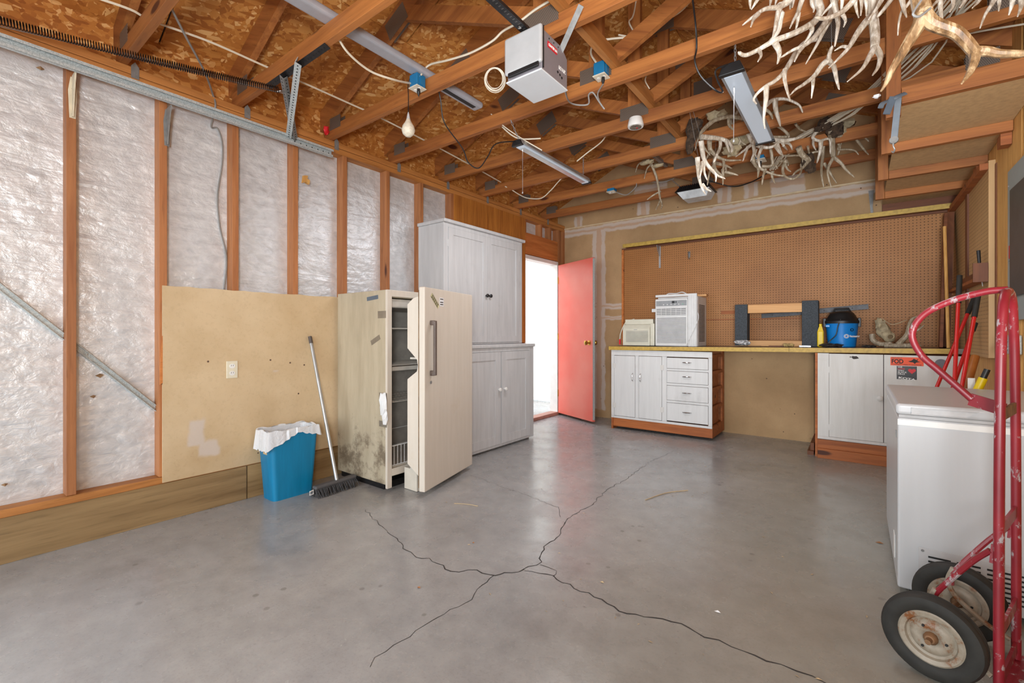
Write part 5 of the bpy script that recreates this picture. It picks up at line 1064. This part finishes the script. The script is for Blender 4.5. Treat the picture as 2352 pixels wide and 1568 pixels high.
antler('deer_antler', 'row of white tine tips at the top right edge of the photo', [
    ([(1180, -110), (1500, -100), (1900, -110), (2330, -100)], 16, 14), ([(1130, -100), (1130, 120), (1150, 300)], 14, 6), ([(1180, -90), (1060, 40), (985, 130)], 9, 3), ([(1310, -90), (1310, 80), (1265, 172)], 11, 3), ([(1520, -90), (1470, 20), (1408, 108)], 12, 3), ([(1730, -90), (1680, 20), (1590, 112)], 12, 3), ([(1950, -90), (1870, 60), (1770, 220), (1700, 405)], 13, 3),
    ([(1960, -90), (1975, 40), (1968, 158)], 12, 3), ([(2180, -90), (2160, 60), (2112, 220)], 16, 3), ([(2290, -90), (2295, 80), (2240, 238)], 16, 3)], 1.75, m_ant, G1, *c6, seed=15, sway=.03)
G2 = 'antlers heaped under the far trusses'; c7 = (5.6, 1560, 200); c8 = (5.6, 1800, 200); D2 = 3.36
antler('deer_antler', 'ring-shaped brown antler at the left end of the far heap', [
    ([(830, 400), (640, 380), (450, 430), (340, 510), (270, 610), (290, 700), (340, 800), (402, 880)], 12, 3), ([(450, 430), (330, 540), (250, 650), (200, 820)], 9, 3), ([(640, 385), (640, 480), (700, 560), (710, 612)], 9, 3)], D2, m_antd, G2, *c7, seed=21)
antler('deer_antler', 'white palmate antler curling over at the left of the far heap', [
    ([(290, 640), (420, 650), (540, 668), (640, 710), (680, 780), (668, 842)], 14, 6), ([(600, 690), (620, 760), (648, 840)], 9, 3), ([(530, 680), (525, 780), (480, 880), (440, 970)], 9, 6)], D2-.1, m_ant, G2, *c7, seed=22)
antler('deer_antler', 'long white antler pointing down right at the left end of the far heap', [
    ([(280, 690), (300, 830), (330, 950), (430, 1080), (500, 1140), (592, 1180)], 14, 3), ([(320, 930), (320, 1080), (360, 1198)], 9, 3), ([(430, 1070), (470, 1130), (470, 1220)], 8, 3)], D2-.15, m_ant, G2, *c7, seed=23)
antler('deer_antler', 'lowest pale antler of the far heap ending in two prongs', [
    ([(235, 900), (245, 1060), (260, 1180), (290, 1290), (340, 1382)], 13, 3), ([(300, 1250), (350, 1310), (412, 1342)], 9, 3), ([(300, 960), (280, 1080), (262, 1180)], 8, 3)], D2-.15, m_ant, G2, *c7, seed=24)
antler('deer_antler', 'brown antler pointing right beneath the white palmate one', [
    ([(390, 680), (395, 790), (450, 860), (540, 920), (640, 942), (805, 938)], 13, 3), ([(570, 930), (575, 1000), (555, 1080)], 8, 3), ([(400, 820), (370, 880), (350, 930)], 8, 3)], D2+.05, m_antd, G2, *c7, seed=25)
antler('deer_antler', 'forked antler at the lower middle left of the far heap', [
    ([(470, 870), (450, 980), (470, 1060), (540, 1130), (590, 1180)], 10, 3), ([(450, 990), (390, 1100), (362, 1262)], 8, 3), ([(480, 980), (600, 1010), (680, 1048)], 9, 3), ([(560, 1060), (565, 1150), (562, 1258)], 9, 3), ([(590, 1090), (680, 1110), (762, 1135)], 8, 3), ([(600, 1020), (605, 1110)], 7, 3)], D2+.1, m_antd, G2, *c7, seed=26)
antler('deer_antler', 'slim antler hooked behind the upper part of the lit bar light', [
    ([(770, 300), (700, 370), (665, 450), (740, 570), (790, 690), (860, 745)], 9, 4), ([(745, 580), (700, 640), (678, 722)], 7, 3), ([(790, 690), (750, 780), (725, 890)], 7, 3), ([(820, 400), (835, 520)], 7, 3), ([(820, 440), (770, 522)], 6, 3)], D2+.1, m_antd, G2, *c7, seed=27)
antler('deer_antler', 'wheel-like antler right below the end of the lit bar light', [
    ([(900, 590), (930, 680), (990, 740), (1100, 775), (1200, 765), (1275, 705)], 15, 5), ([(930, 740), (840, 810), (725, 898)], 9, 3), ([(960, 750), (960, 850), (918, 955)], 10, 3), ([(880, 770), (850, 860), (818, 952)], 8, 3), ([(1060, 775), (1020, 900), (1030, 1000), (1045, 1035)], 9, 3), ([(990, 800), (980, 860), (1000, 910)], 7, 3)], D2, m_ant, G2, *c7, seed=28)
antler('deer_antler', 'broad antler pointing right beside the end of the lit bar light', [
    ([(1130, 600), (1180, 670), (1300, 690), (1420, 680), (1520, 655), (1600, 620)], 18, 3), ([(1250, 700), (1290, 790), (1340, 900)], 9, 3), ([(1330, 720), (1400, 720), (1440, 760), (1455, 808)], 9, 3), ([(1240, 760), (1300, 850), (1340, 880)], 9, 3), ([(1340, 750), (1390, 810)], 7, 3)], D2+.02, m_ant, G2, *c7, seed=29)
antler('deer_antler', 'open curved antler rising behind the end of the lit bar light', [
    ([(1190, 460), (1130, 570), (1150, 630), (1280, 640), (1400, 640)], 7, 6), ([(1260, 495), (1330, 540), (1400, 610), (1410, 650)], 8, 6)], D2+.1, m_antd, G2, *c7, seed=30)
antler('deer_antler', 'pair of looping brown tines at the bottom middle of the far heap', [
    ([(950, 890), (980, 1000), (1040, 1040), (1130, 1090), (1250, 1130), (1380, 1145)], 10, 4), ([(1020, 1030), (1020, 1090), (1010, 1165)], 9, 3), ([(1110, 1060), (1080, 1150), (1065, 1258)], 8, 3), ([(1200, 1080), (1200, 1160), (1235, 1240)], 9, 3), ([(1060, 1020), (1150, 1020), (1200, 990), (1190, 880), (1170, 770)], 8, 8), ([(1200, 1000), (1240, 1010), (1270, 1050)], 7, 3)], D2+.15, m_antd, G2, *c7, seed=31)
antler('deer_antler', 'crescent antler hanging at the lower right of the far heap', [
    ([(1270, 950), (1380, 950), (1340, 1010), (1335, 1100), (1380, 1160), (1470, 1180), (1550, 1120), (1572, 1060), (1560, 985)], 8, 4), ([(1350, 960), (1400, 970), (1405, 1012)], 7, 3), ([(1360, 990), (1390, 1050), (1438, 1090)], 7, 3)], D2+.2, m_antd, G2, *c7, seed=32)
antler('deer_antler', 'large arching antler above the far heap, right of the lit bar light', [
    ([(1115, 240), (1180, 180), (1260, 155), (1370, 155), (1470, 190), (1550, 240), (1590, 330)], 11, 4), ([(1230, 175), (1245, 300), (1280, 420), (1302, 505)], 14, 4)], 3.06, m_ant, G2, *c7, seed=33)
antler('deer_antler', 'small arching tine crossing behind the lit bar light', [([(960, 260), (1060, 275), (1130, 300), (1180, 350), (1203, 412)], 12, 4), ([(1030, 275), (1045, 340)], 7, 3)], 3.16, m_antd, G2, *c7, seed=34)
antler('deer_antler', 'pale antler with square fork at the right of the far heap', [
    ([(490, 510), (410, 590), (378, 655), (460, 690), (560, 665), (600, 700), (600, 860)], 10, 4), ([(385, 665), (380, 740), (417, 812)], 7, 3), ([(480, 690), (470, 820), (428, 978)], 12, 4)], 3.45, m_ant, G2, *c8, seed=35)
antler('deer_antler', 'long brown antler with spreading prongs at the right of the far heap', [
    ([(610, 560), (620, 700), (630, 820), (640, 905)], 17, 11), ([(640, 905), (580, 1020), (570, 1130), (612, 1290)], 9, 3), ([(650, 905), (740, 980), (810, 1070), (910, 1160)], 10, 3), ([(590, 625), (750, 630), (900, 645), (980, 730), (1040, 810), (1093, 870)], 10, 3), ([(900, 650), (1040, 650), (1095, 700)], 7, 3)], 3.5, m_antd, G2, *c8, seed=36)
antler('deer_antler', 'thin pair of tines pointing straight down at the right of the far heap', [
    ([(510, 760), (500, 900), (485, 1050), (495, 1180), (518, 1292)], 9, 3), ([(520, 980), (590, 1090), (680, 1235)], 8, 3), ([(510, 760), (540, 700), (600, 660)], 8, 8)], 3.6, m_antd, G2, *c8, seed=37)
antler('deer_antler', 'slender antler curving right in front of the cable bundle', [([(700, 640), (735, 720), (700, 800), (830, 800), (920, 820), (965, 870)], 6, 3), ([(700, 660), (720, 780), (695, 880)], 9, 3)], 3.55, m_antd, G2, *c8, seed=38)
antler('deer_antler', 'thick ridged antler stub with brown hide between the heap and cables', [([(190, 770), (230, 860), (300, 920), (330, 960)], 15, 13), ([(20, 885), (160, 880), (230, 890), (250, 980)], 5, 3), ([(310, 760), (335, 880)], 6, 3), ([(330, 860), (420, 830), (500, 840)], 6, 5), ([(320, 950), (240, 1040), (170, 1080), (110, 1140)], 8, 4)], 3.5, m_antd, G2, *c8, seed=39)
antler('deer_antler', 'short bare tine lying on the truss left of the dark hairy skull plate', [([(150, 470), (210, 540), (295, 578)], 7, 3)], 3.5, m_antd, G2, *c8, seed=41)
antler('deer_antler', 'lone thin antler hanging left of the flood light near the gable', [
    ([(690, 1050), (735, 1150), (775, 1260), (800, 1400), (825, 1570)], 7, 5), ([(700, 1070), (640, 1130), (600, 1270)], 5, 2), ([(600, 1030), (520, 1070), (480, 1180)], 5, 2), ([(830, 1440), (720, 1500), (640, 1560)], 5, 3), ([(820, 1570), (790, 1640), (760, 1700)], 5, 2), ([(830, 1560), (850, 1640), (830, 1690)], 5, 2)], 4.15, m_antd, G2, 6.03, 1380, 200, seed=40, sway=.08)
def hide(name, label, blobs, mat, cat='skull'):
    m = MB()
    for i, (x, y, d, a, b, c) in enumerate(blobs): m.blob(at(x, y, d), a, b, c, 12, .28, i*3+int(x))
    return tag(m.build(name, mat, None, True), label, cat)
hide('skull_plate', 'brown skull plate with hide at the left end of the far heap', [(1592, 300, 3.40, .05, .04, .09), (1585, 335, 3.40, .035, .03, .06), (1600, 285, 3.35, .04, .03, .04)], m_hair)
hide('skull_plate', 'weathered skull plate on the truss above the far heap', [(1645, 265, 3.45, .07, .05, .035), (1658, 264, 3.40, .03, .03, .03)], m_bone)
hide('skull_plate', 'dark hairy skull plate at the right of the far heap', [(1918, 300, 3.50, .06, .05, .06), (1895, 285, 3.50, .05, .04, .045), (1880, 296, 3.45, .03, .03, .02)], m_hair)
hide('skull_plate', 'tan skull fragment on the truss beside the dark hairy one', [(1940, 285, 3.55, .07, .04, .035), (1935, 300, 3.50, .03, .02, .03)], m_bone)
hide('skull_plate', 'tuft of brown hide below the cable bundle', [(1855, 370, 3.55, .045, .04, .06), (1862, 385, 3.55, .035, .03, .04)], m_hair)
hide('skull_plate', 'small skull plate above the lone thin antler', [(1487, 372, 4.15, .07, .04, .02), (1510, 380, 4.15, .06, .04, .018)], m_bone)
hide('skull_plate', 'weathered bone lump in the middle of the far heap', [(1700, 320, 3.50, .08, .05, .05), (1680, 345, 3.50, .06, .05, .04)], m_bone)
# antler and skull on the bench
cz1 = .964
t = thing('animal_skull', 'broken animal skull standing on the bench right of the vacuum', 'skull', (.2, 5.1, cz1))
MB().blob((.155, 5.1, cz1+.20), .035, .04, .055, 12, .3, 9).blob((.175, 5.1, cz1+.15), .05, .045, .06, 14, .15, 4).blob((.215, 5.08, cz1+.09), .045, .045, .045, 14, .08, 5).blob((.195, 5.08, cz1+.115), .045, .04, .045, 12, .1, 6).build('cranium', m_bone, t, True)
ec = V((.222, 5.032, cz1+.093)); en = V((.25, -1, .1)).normalized(); ea = en.orthogonal().normalized(); eb = en.cross(ea)
MB().tube([ec+ea*.024*math.cos(2*PI*k/20)+eb*.021*math.sin(2*PI*k/20) for k in range(20)], .0045, 7, True).build('eye_rim', m_bone, t, True)
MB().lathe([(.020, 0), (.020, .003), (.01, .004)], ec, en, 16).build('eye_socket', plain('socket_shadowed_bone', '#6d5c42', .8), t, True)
MB().tube(smoothpath([(.17, 5.07, cz1+.25), (.21, 5.06, cz1+.21), (.25, 5.05, cz1+.20), (.33, 5.07, cz1+.235)]), .003, 5).build('bone_splinter', m_bone, t, True)
m = MB(); horn(m, [(.10, 5.08, cz1+.115), (.11, 5.07, cz1+.06), (.16, 5.05, cz1+.03), (.24, 5.04, cz1+.035)], .022, .018); m.build('jaw', m_antd, t, True)
m = MB(); horn(m, [(.18, 5.02, cz1+.018), (.30, 5.02, cz1+.02), (.42, 5.04, cz1+.02)], .017, .02); horn(m, [(.27, 5.03, cz1+.025), (.33, 5.06, cz1+.11), (.345, 5.08, cz1+.19), (.37, 5.1, cz1+.25), (.41, 5.1, cz1+.265)], .022, .004); horn(m, [(.345, 5.08, cz1+.13), (.40, 5.08, cz1+.15), (.44, 5.08, cz1+.19)], .014, .004)
tag(m.build('deer_antler', m_antd, None, True), 'brown antler lying on the bench beside the broken skull', 'antler')
# ================================================================== OVERHEAD STORAGE RACK
t = thing('ceiling_storage_rack', 'hanging lumber and particle board storage rack at the upper right', 'storage rack', (.4, 4.2, 2.2))
for i, y in enumerate((3.13, 3.73, 4.34, 4.94)):
    zt = ZP+.24 if i == 0 else ZP
    MB().box(.118, .178, y-.06, y-.022, 2.205, ZP+.35).build('hanger_post', w_post, t, bevel=.002)
    MB().box(.1795, XR-.006, y-.06, y-.022, 2.205 if i else 2.262, 2.262 if i else 2.345).build('cross_rail', w_x, t, bevel=.002)
ys = [3.075, 3.72, 4.33, 4.93, 5.405]
for a, b in zip(ys[:-1], ys[1:]): MB().box(.1795, XR-.006, a+.002, b-.002, 2.2625, 2.275).build('shelf_panel', m_pcork, t)
MB().box(.1795, XR-.006, 5.36, 5.405, 2.16, 2.262).build('back_rail', w_darkx, t)
MB().box(XR-.05, XR-.006, 3.70, 3.78, 2.14, 2.204).build('wall_block', w_brown, t); MB().box(XR-.06, XR-.006, 4.30, 4.40, 2.13, 2.204).build('wall_block', w_brown, t)
o = MB().prism([(-.02, 0), (.02, 0), (.012, -.15), (.02, -.27), (-.0, -.27), (-.008, -.15)], (.10, YB-.006, 2.42), (1, 0, 0), (0, 0, 1), (0, -1, 0), .003).build('wall_bracket', m_steel); tag(o, 'thin metal angle screwed to the back wall below the storage rack', 'bracket')
# romex bundle
rnd = random.Random(9); m = MB()
for k in range(15):
    o1, o2, o3 = [V((rnd.uniform(-.06, .06), 0, rnd.uniform(0, .05))) for _ in range(3)]
    m.tube(smoothpath([V((-.62, 4.75, ZP+.015))+o1*.5, V((-.42, 4.45, ZP+.105))+o1, V((-.05, 4.1, ZP+.10))+o2, V((.25, 3.6, ZP+.10))+o3*1.6, V((.47, 2.9, ZP+.11))+o2*1.8, V((.52, 2.2, ZP+.11))+o1*2], 4), .0045, 5)
tag(m.build('cable_bundle', m_wire, None, True), 'loose bundle of pale cables lying over the trusses at the right', 'cable')
cable('cable', 'yellow cable lying over the storage rack rim', [onZ(2150, 205, 2.42), onZ(2220, 178, 2.42), onZ(2290, 165, 2.42), onZ(2352, 163, 2.42)], .006, m_yw)
cable('cable', 'single white cable stretched behind the big brown antler', [onZ(2040, 110, ZP+.1), onZ(2150, 92, ZP+.1), onZ(2250, 72, ZP+.1), onZ(2360, 54, ZP+.1)], .005, m_wire)
# pry bar style strap with hook
t = thing('bungee_tool', 'grey strap with metal hook hung over the storage rack post', 'strap', (.16, 3.04, 2.2))
bp0 = at(2064, 215, 2.320)
MB().bar(at(2064, 218, 2.340), at(2054, 318, 2.340), .028, .010, (0, 1, 0)).build('hanging_strap', plain('blue_grey_webbing', '#7c8690', .6), t, bevel=.003)
MB().lathe([(.018, -.01), (.02, 0), (.018, .01)], at(2053, 322, 2.340), (0, 1, 0), 14).build('eyelet', m_steel, t, True)
MB().tube(smoothpath([at(2053, 322, 2.335), at(2052, 335, 2.335), at(2055, 343, 2.335), at(2052, 350, 2.335), at(2048, 347, 2.335)]), .0035, 6).build('hook', m_steel, t, True)
MB().tube(smoothpath([at(2022, 248, 2.320), at(2028, 237, 2.320), at(2045, 230, 2.320), at(2060, 222, 2.300), at(2080, 214, 2.300)]), .012, 8, False, .35).build('wrapped_strap', plain('blue_grey_webbing_worn', '#66707a', .6), t, True)
MB().bar(at(2036, 262, 2.310), at(2052, 222, 2.310), .03, .006, (0, 1, 0)).build('strap_tail', m_taped, t)
hide('paper_scrap', 'scrap of paper caught at the corner of the storage rack', [(2014, 221, 2.385, .016, .012, .010)], m_paper, 'scrap')
# ================================================================== RIGHT WALL THINGS
t = thing('breaker_panel', 'grey electrical breaker panel with dark door on the plywood wall', 'breaker panel', (XR-.01, 3.4, 1.6))
MB().box(XR-.022, XR-.005, 3.25, 3.705, 1.155, 1.985).build('cover', m_panelbox, t, bevel=.003)
MB().box(XR-.034, XR-.0225, 3.28, 3.60, 1.28, 1.86).build('door', m_panelin, t, bevel=.004)
MB().box(XR-.03, XR-.0225, 3.615, 3.66, 1.48, 1.56).build('latch', m_panelbox, t); MB().box(XR-.034, XR-.0305, 3.595, 3.615, 1.49, 1.56).build('red_label', m_redm, t)
for z in (1.2, 1.9, 1.55): MB().lathe([(.006, 0), (.004, .003)], (XR-.022, 3.685, z), (-1, 0, 0), 8).build('screw', m_steel, t)
t = thing('outlet_box', 'galvanised outlet box below the breaker panel', 'outlet', (XR-.01, 3.6, 1.03))
MB().box(XR-.035, XR-.005, 3.50, 3.70, .97, 1.075).build('box', m_gal, t, bevel=.008)
for y in (3.56, 3.64):
    for z in (1.0, 1.045): MB().lathe([(.014, 0), (.014, .003)], (XR-.035, y, z), (-1, 0, 0), 12).build('knockout', m_steel, t)
cable('cord', 'thin black cord hanging down the plywood wall behind the hand truck', [(XR-.03, 3.72, 1.02), (XR-.05, 3.78, .98), (XR-.05, 3.80, .9), (XR-.04, 3.74, .82), (XR-.05, 3.70, .8)], .005, m_black)
# tool rack on right pegboard
t = thing('tool_rack', 'small wooden tool ledge on the tan pegboard', 'rack', (.62, 4.6, 1.42))
MB().box(XR-.10, XR-.037, 4.10, 5.15, 1.415, 1.435).build('ledge', w_brown, t); MB().box(XR-.05, XR-.037, 4.10, 4.9, 1.436, 1.50).build('back_board', w_dark, t); MB().box(XR-.105, XR-.037, 4.085, 4.10, 1.41, 1.53).build('end_block', w_dark, t)
t = thing('file_tool', 'black-handled chisel standing in the wooden tool ledge', 'chisel', (.63, 4.35, 1.44))
q0 = onX(2250, 612, .625); MB().tube([q0, q0+V((-.004, .01, .105))], [.008, .010], 10).build('handle', m_black, t, True); MB().bar(q0, q0+V((.01, -.02, -.13)), .012, .003, (1, 0, 0)).build('blade', m_alum, t)
# leaning boards
t = MB().bar((.57, 5.10, .968), (.625, 5.33, 2.10), .045, .09, (0, 1, 0)).build('leaning_board', w_dark); tag(t, 'dark board leaning in the corner of the brown pegboard', 'board')
t = MB().bar((.53, 5.0, .968), (.585, 5.24, 2.08), .02, .08, (0, 1, 0)).build('leaning_board', w_darkx); tag(t, 'second thinner dark board leaning in front of the corner board', 'board')
t = MB().tube([(.565, 4.9, .970), (.56, 5.05, 1.95)], .011, 8).build('wooden_pole', w_oak, None, True); tag(t, 'thin light wooden pole leaning in the corner by the tan pegboard', 'pole')
# long red tool handles behind the freezer
GT = 'red long-handled tools leaning behind the white freezer'
def redtool(pairs, label, Y=4.1):
    t = thing('bolt_cutter', label, 'tool', onY(pairs[0][1][0], 880, Y), GT)
    for (a, b, g) in pairs:
        A = onY(a[0], a[1], Y+.12); B = onY(b[0], b[1], Y-.1); dlt = (B-A); B2 = A+dlt*1.8 if A.z+dlt.z*1.8 > .05 else A+dlt*1.3
        Gp = A+dlt.normalized()*g
        MB().tube([A, Gp], .0145, 12).build('grip', m_blackr, t, True); MB().tube([Gp, B2], .0105, 12).build('handle', m_redt, t, True)
    E_ = B2
    MB().bar(E_, E_+V((0, 0, -.14)), .03, .06).build('jaw', m_darkst, t)
redtool([((2204, 633), (2192, 885), .19)], 'upright red handled tool with a long black grip, leftmost behind the freezer', 4.0)
redtool([((2243, 672), (2152, 888), .16)], 'red handled tool leaning farthest to the left behind the freezer', 4.25)
redtool([((2247, 675), (2210, 885), .16)], 'thick red handled tool leaning right of the upright red one', 3.95)
redtool([((2240, 742), (2190, 885), .06)], 'shorter dark red handle between the other red tools', 4.2)
t = thing('yellow_handle_tool', 'yellow and black handled tool behind the freezer', 'tool', onY(2256, 880, 3.6))
A = onY(2268, 848, 3.6); B = onY(2247, 892, 3.6); MB().tube([A, A.lerp(B, .45)], .014, 10).build('grip', m_black, t, True); MB().tube([A.lerp(B, .45), B, B+(B-A)*7.2], .02, 10).build('handle', m_yel, t, True)
t = MB().bar(onY(2231, 868, 3.7), onY(2231, 868, 3.7)+V((0, 0, -.5)), .03, .008, (0, 1, 0)).build('white_slat', m_white); tag(t, 'white plastic strip standing behind the freezer', 'strip')
t = MB().tube([onY(2240, 818, 4.1), onY(2222, 880, 4.0), onY(2222, 880, 4.0)+V((-.03, -.02, -.4))], .022, 10).build('pick_tool', m_org, None, True); tag(t, 'orange brown wooden tool handle behind the freezer', 'handle')
# ================================================================== CHEST FREEZER
t = thing('chest_freezer', 'white chest freezer with lid handle and lower vent grille', 'freezer', (.4, 2.92, 0))
zx0, zx1, zy0, zy1 = .132, .675, 2.475, 3.38
MB().box(zx0, zx1, zy0, zy1, .03, .735).build('body', m_frz, t, bevel=.008, seg=3)
MB().box(zx0+.004, zx1-.004, zy0+.004, zy1-.02, .7355, .747).build('gasket', plain('grey_gasket', '#b5b4b4', .6), t)
lid = MB().box(zx0-.006, zx1, zy0-.008, zy1, .7475, .793).build('lid', m_frz, t, bevel=.014, seg=4)
MB().box(zx0+.0, zx1, zy0-.004, zy0-.0003, .705, .728).build('trim_band', m_white, t)
MB().prism([(.175, .757), (.335, .757), (.365, .777), (.175, .777)], (0, zy0-.0078, 0), (1, 0, 0), (0, 0, 1), (0, -1, 0), .0012).build('handle_recess', plain('recess_grey', '#c2c2c3', .5), lid)
MB().tube([(.173, zy0-.0095, .755), (.337, zy0-.0095, .755), (.369, zy0-.0095, .779), (.173, zy0-.0095, .779)], .0022, 6, True).build('handle_rim', m_frz, lid, True)
for (x, y) in ((zx0+.06, zy0+.06), (zx1-.06, zy0+.06), (zx0+.06, zy1-.06), (zx1-.06, zy1-.06)): MB().lathe([(.02, 0), (.02, .03)], (x, y, 0), (0, 0, 1), 10).build('foot', m_black, t)
g = MB().box(.196, zx1-.01, zy0-.003, zy0-.0003, .035, .216).build('vent_grille', plain('grille_enamel', '#b9b8b9', .4, 0, .05), t, bevel=.003)
sl0 = None
for r_ in range(7):
    for c_ in range(5):
        x = .226+c_*.083; z = .185-r_*.018
        if sl0 is None: sl0 = MB().box(x, x+.066, zy0-.0042, zy0-.0031, z-.0035, z+.0035).build('vent_slot', m_grill, g); bx_ = (x, z)
        else:
            q = sl0.copy(); C.collection.objects.link(q); q.location = (x-bx_[0], 0, z-bx_[1])
MB().lathe([(.005, 0), (.005, .003)], (.209, zy0-.003, .205), (0, -1, 0), 10).build('screw', m_steel, g)
MB().box(zx0-.004, zx0-.0002, zy0+.13, zy0+.2, .10, .20).build('side_plate', m_white, t, bevel=.003); MB().box(zx0-.003, zx0-.0002, zy0+.06, zy0+.075, .64, .67).build('lock', m_steel, t)
# ================================================================== HAND TRUCK
O = V((.372, 2.058, 0)); Wd = V((.30, .954, 0)).normalized(); Bk = V((-Wd.y, Wd.x, 0))
def H(w_, b_, z): return O+Wd*w_+Bk*b_+V((0, 0, z))
t = thing('hand_truck', 'worn red steel hand truck with two rubber wheels by the freezer', 'hand truck', O)
pts = [H(-.145, 0, .015), H(-.145, 0, .35), H(-.135, 0, .75), H(-.115, 0, 1.0), H(-.098, 0, 1.10)]
arc = [H(-.085*math.cos(a), 0, 1.135+.078*math.sin(a)) for a in [i*PI/8 for i in range(0, 9)]]
MB().tube(smoothpath(pts, 4)[:-1]+arc+smoothpath([H(.098, 0, 1.10), H(.115, 0, 1.0), H(.135, 0, .75), H(.145, 0, .35), H(.145, 0, .015)], 4)[1:], .0122, 16).build('frame_tube', m_red, t, True)
MB().tube(smoothpath([H(0, .0, 1.218), H(0, .05, 1.215), H(0, .13, 1.19), H(0, .20, 1.145), H(0, .23, 1.08), H(0, .207, 1.01), H(0, .165, .962), H(0, .125, .918), H(0, .08, .868)], 6), .0108, 14).build('loop_handle', m_red, t, True)
MB().bar(H(0, .085, .868), H(-.02, .004, .846), .004, .04, (0, 0, 1)).bar(H(-.02, .004, .846), H(-.125, .002, .84), .004, .04, (0, 0, 1)).build('handle_bracket', m_red, t)
for z, wd_ in ((.84, .128), (.50, .142), (.20, .145), (.055, .145)): MB().bar(H(-wd_, .0, z), H(wd_, 0, z), .008, .035, (0, 0, 1)).build('cross_strap', m_rust if z > .8 else m_red, t)
MB().frame(O, Wd, Bk, (0, 0, 1), -.19, .19, -.22, .02, .002, .012).build('toe_plate', m_red, t, bevel=.002)
ax = H(0, .142, .1285)
for s in (-1, 1):
    MB().tube(smoothpath([H(s*.14, .018, .44), H(s*.13, .06, .385), H(s*.115, .125, .28), H(s*.11, .148, .235), H(s*.112, .15, .20)], 5), .008, 8).build('brace_rod', m_red, t, True)
    MB().tube(smoothpath([H(s*.112, .145, .26), H(s*.112, .158, .21), H(s*.12, .14, .16), H(s*.13, .07, .10), H(s*.143, .015, .07)], 5), .008, 8).build('brace_rod', m_rim, t, True)
    MB().bar(H(s*.141, .010, .46), H(s*.141, .014, .405), .008, .012).build('weld_lug', m_red, t)
MB().tube([H(-.215, .142, .1285), H(.215, .142, .1285)], .008, 10).build('axle', m_rust, t, True)
def wheel(c, lbl=None):
    c = V(c); n = -Wd; KS = .908
    tyre = [(.089, -.022), (.098, -.029), (.118, -.031), (.132, -.027), (.1385, -.018), (.1395, -.012), (.137, -.0105), (.140, -.006), (.1375, -.003), (.140, 0), (.1375, .003), (.140, .006), (.137, .0105), (.1395, .012), (.1385, .018), (.132, .027), (.118, .031), (.098, .029), (.088, .022)]; tyre = [(a*KS, b*.9) for a, b in tyre]
    wv = MB().lathe(tyre, c, n, 48); wv.f = wv.f[:-2]; NN = 48; base = 0; k = len(tyre)
    wv.f += [((k-1)*NN+i, (k-1)*NN+(i+1) % NN, (i+1) % NN, i) for i in range(NN)]
    o = wv.build('wheel', m_blackr, t, True)
    MB().lathe([(a*.86, b*.9) for a, b in [(.0945, -.02), (.096, .021), (.088, .026), (.074, .022), (.070, .012), (.062, .008), (.056, .014), (.044, .02), (.030, .018), (.022, .012), (.019, .012)]], c, n, 40).build('rim', m_rim, o, True)
    MB().lathe([(.018, .005), (.018, .022), (.012, .03), (.001, .031)], c, n, 12).build('hub', m_rust, o, True)
    MB().lathe([(.086, -.018), (.07, -.008), (.03, -.012), (.001, -.02)], c, n, 30).build('rim_back', m_rim, o, True)
    for i in range(3):
        a = 2*PI*i/3+.5; e1 = V((0, 0, 1)); e2 = n.cross(e1)
        MB().lathe([(.004, .0165), (.004, .0205)], c+(e1*math.cos(a)+e2*math.sin(a))*.037, n, 8).build('bolt_hole', m_grill, o)
    return o
wheel(H(-.165, .142, .1285)); wheel(H(.168, .142, .1285))
# ================================================================== FLOOR LITTER
m = MB(); rnd = random.Random(11)
for k in range(150):
    x = rnd.uniform(-2.2, -1.2) if k < 70 else rnd.uniform(-2.6, .1); y = rnd.uniform(4.72, 4.86) if k < 70 else rnd.uniform(1.4, 4.7)
    a = rnd.uniform(0, PI); s_ = rnd.uniform(.003, .011); c_ = V((x, y, .0015)); e = V((math.cos(a), math.sin(a), 0)); f_ = V((-e.y, e.x, 0))
    m.add([c_-e*s_, c_+f_*s_*.3+V((0, 0, .002)), c_+e*s_, c_-f_*s_*.3+V((0, 0, .001))], [(0, 1, 2, 3)])
o = m.build('wood_shavings', m_dust); tag(o, 'scattered wood shavings and dust on the floor by the cabinets', 'debris', None, 'stuff')
for (px, py, s_, lb, mt) in ((2020, 1247, .018, 'dry brown leaf on the floor beside the chest freezer', m_leaf), (1383, 1338, .01, 'pale leaf scrap on the floor near the cracks', m_dust), (962, 1350, .01, 'tan leaf scrap left of the crack junction', m_leaf), (1648, 1406, .012, 'small white chip on the floor right of the long crack', m_paper), (1087, 1247, .008, 'tiny dark leaf below the freezer door', m_leaf)):
    c_ = onZ(px, py); o = MB().add([c_+V((-s_, 0, .001)), c_+V((0, s_*.5, .006)), c_+V((s_, 0, .002)), c_+V((0, -s_*.5, .003))], [(0, 1, 2, 3)]).build('leaf_scrap', mt); tag(o, lb, 'debris', 'scraps on the floor')
p0, p1, p2 = onZ(1482, 1149), onZ(1530, 1133), onZ(1580, 1127); o = MB().tube(smoothpath([p0+V((0, 0, .004)), p1+V((0, 0, .004)), p2+V((0, 0, .004))]), .003, 5).build('twig', m_dust, None, True); tag(o, 'pale twig lying on the floor in front of the cabinets', 'twig')
p0, p1 = onZ(1043, 1157), onZ(1098, 1163); o = MB().tube(smoothpath([p0+V((0, 0, .003)), p0.lerp(p1, .5)+V((0, .01, .004)), p1+V((0, 0, .003))]), .002, 5).build('twig', m_dust, None, True); tag(o, 'thin straw on the floor right of the freezer door', 'twig')
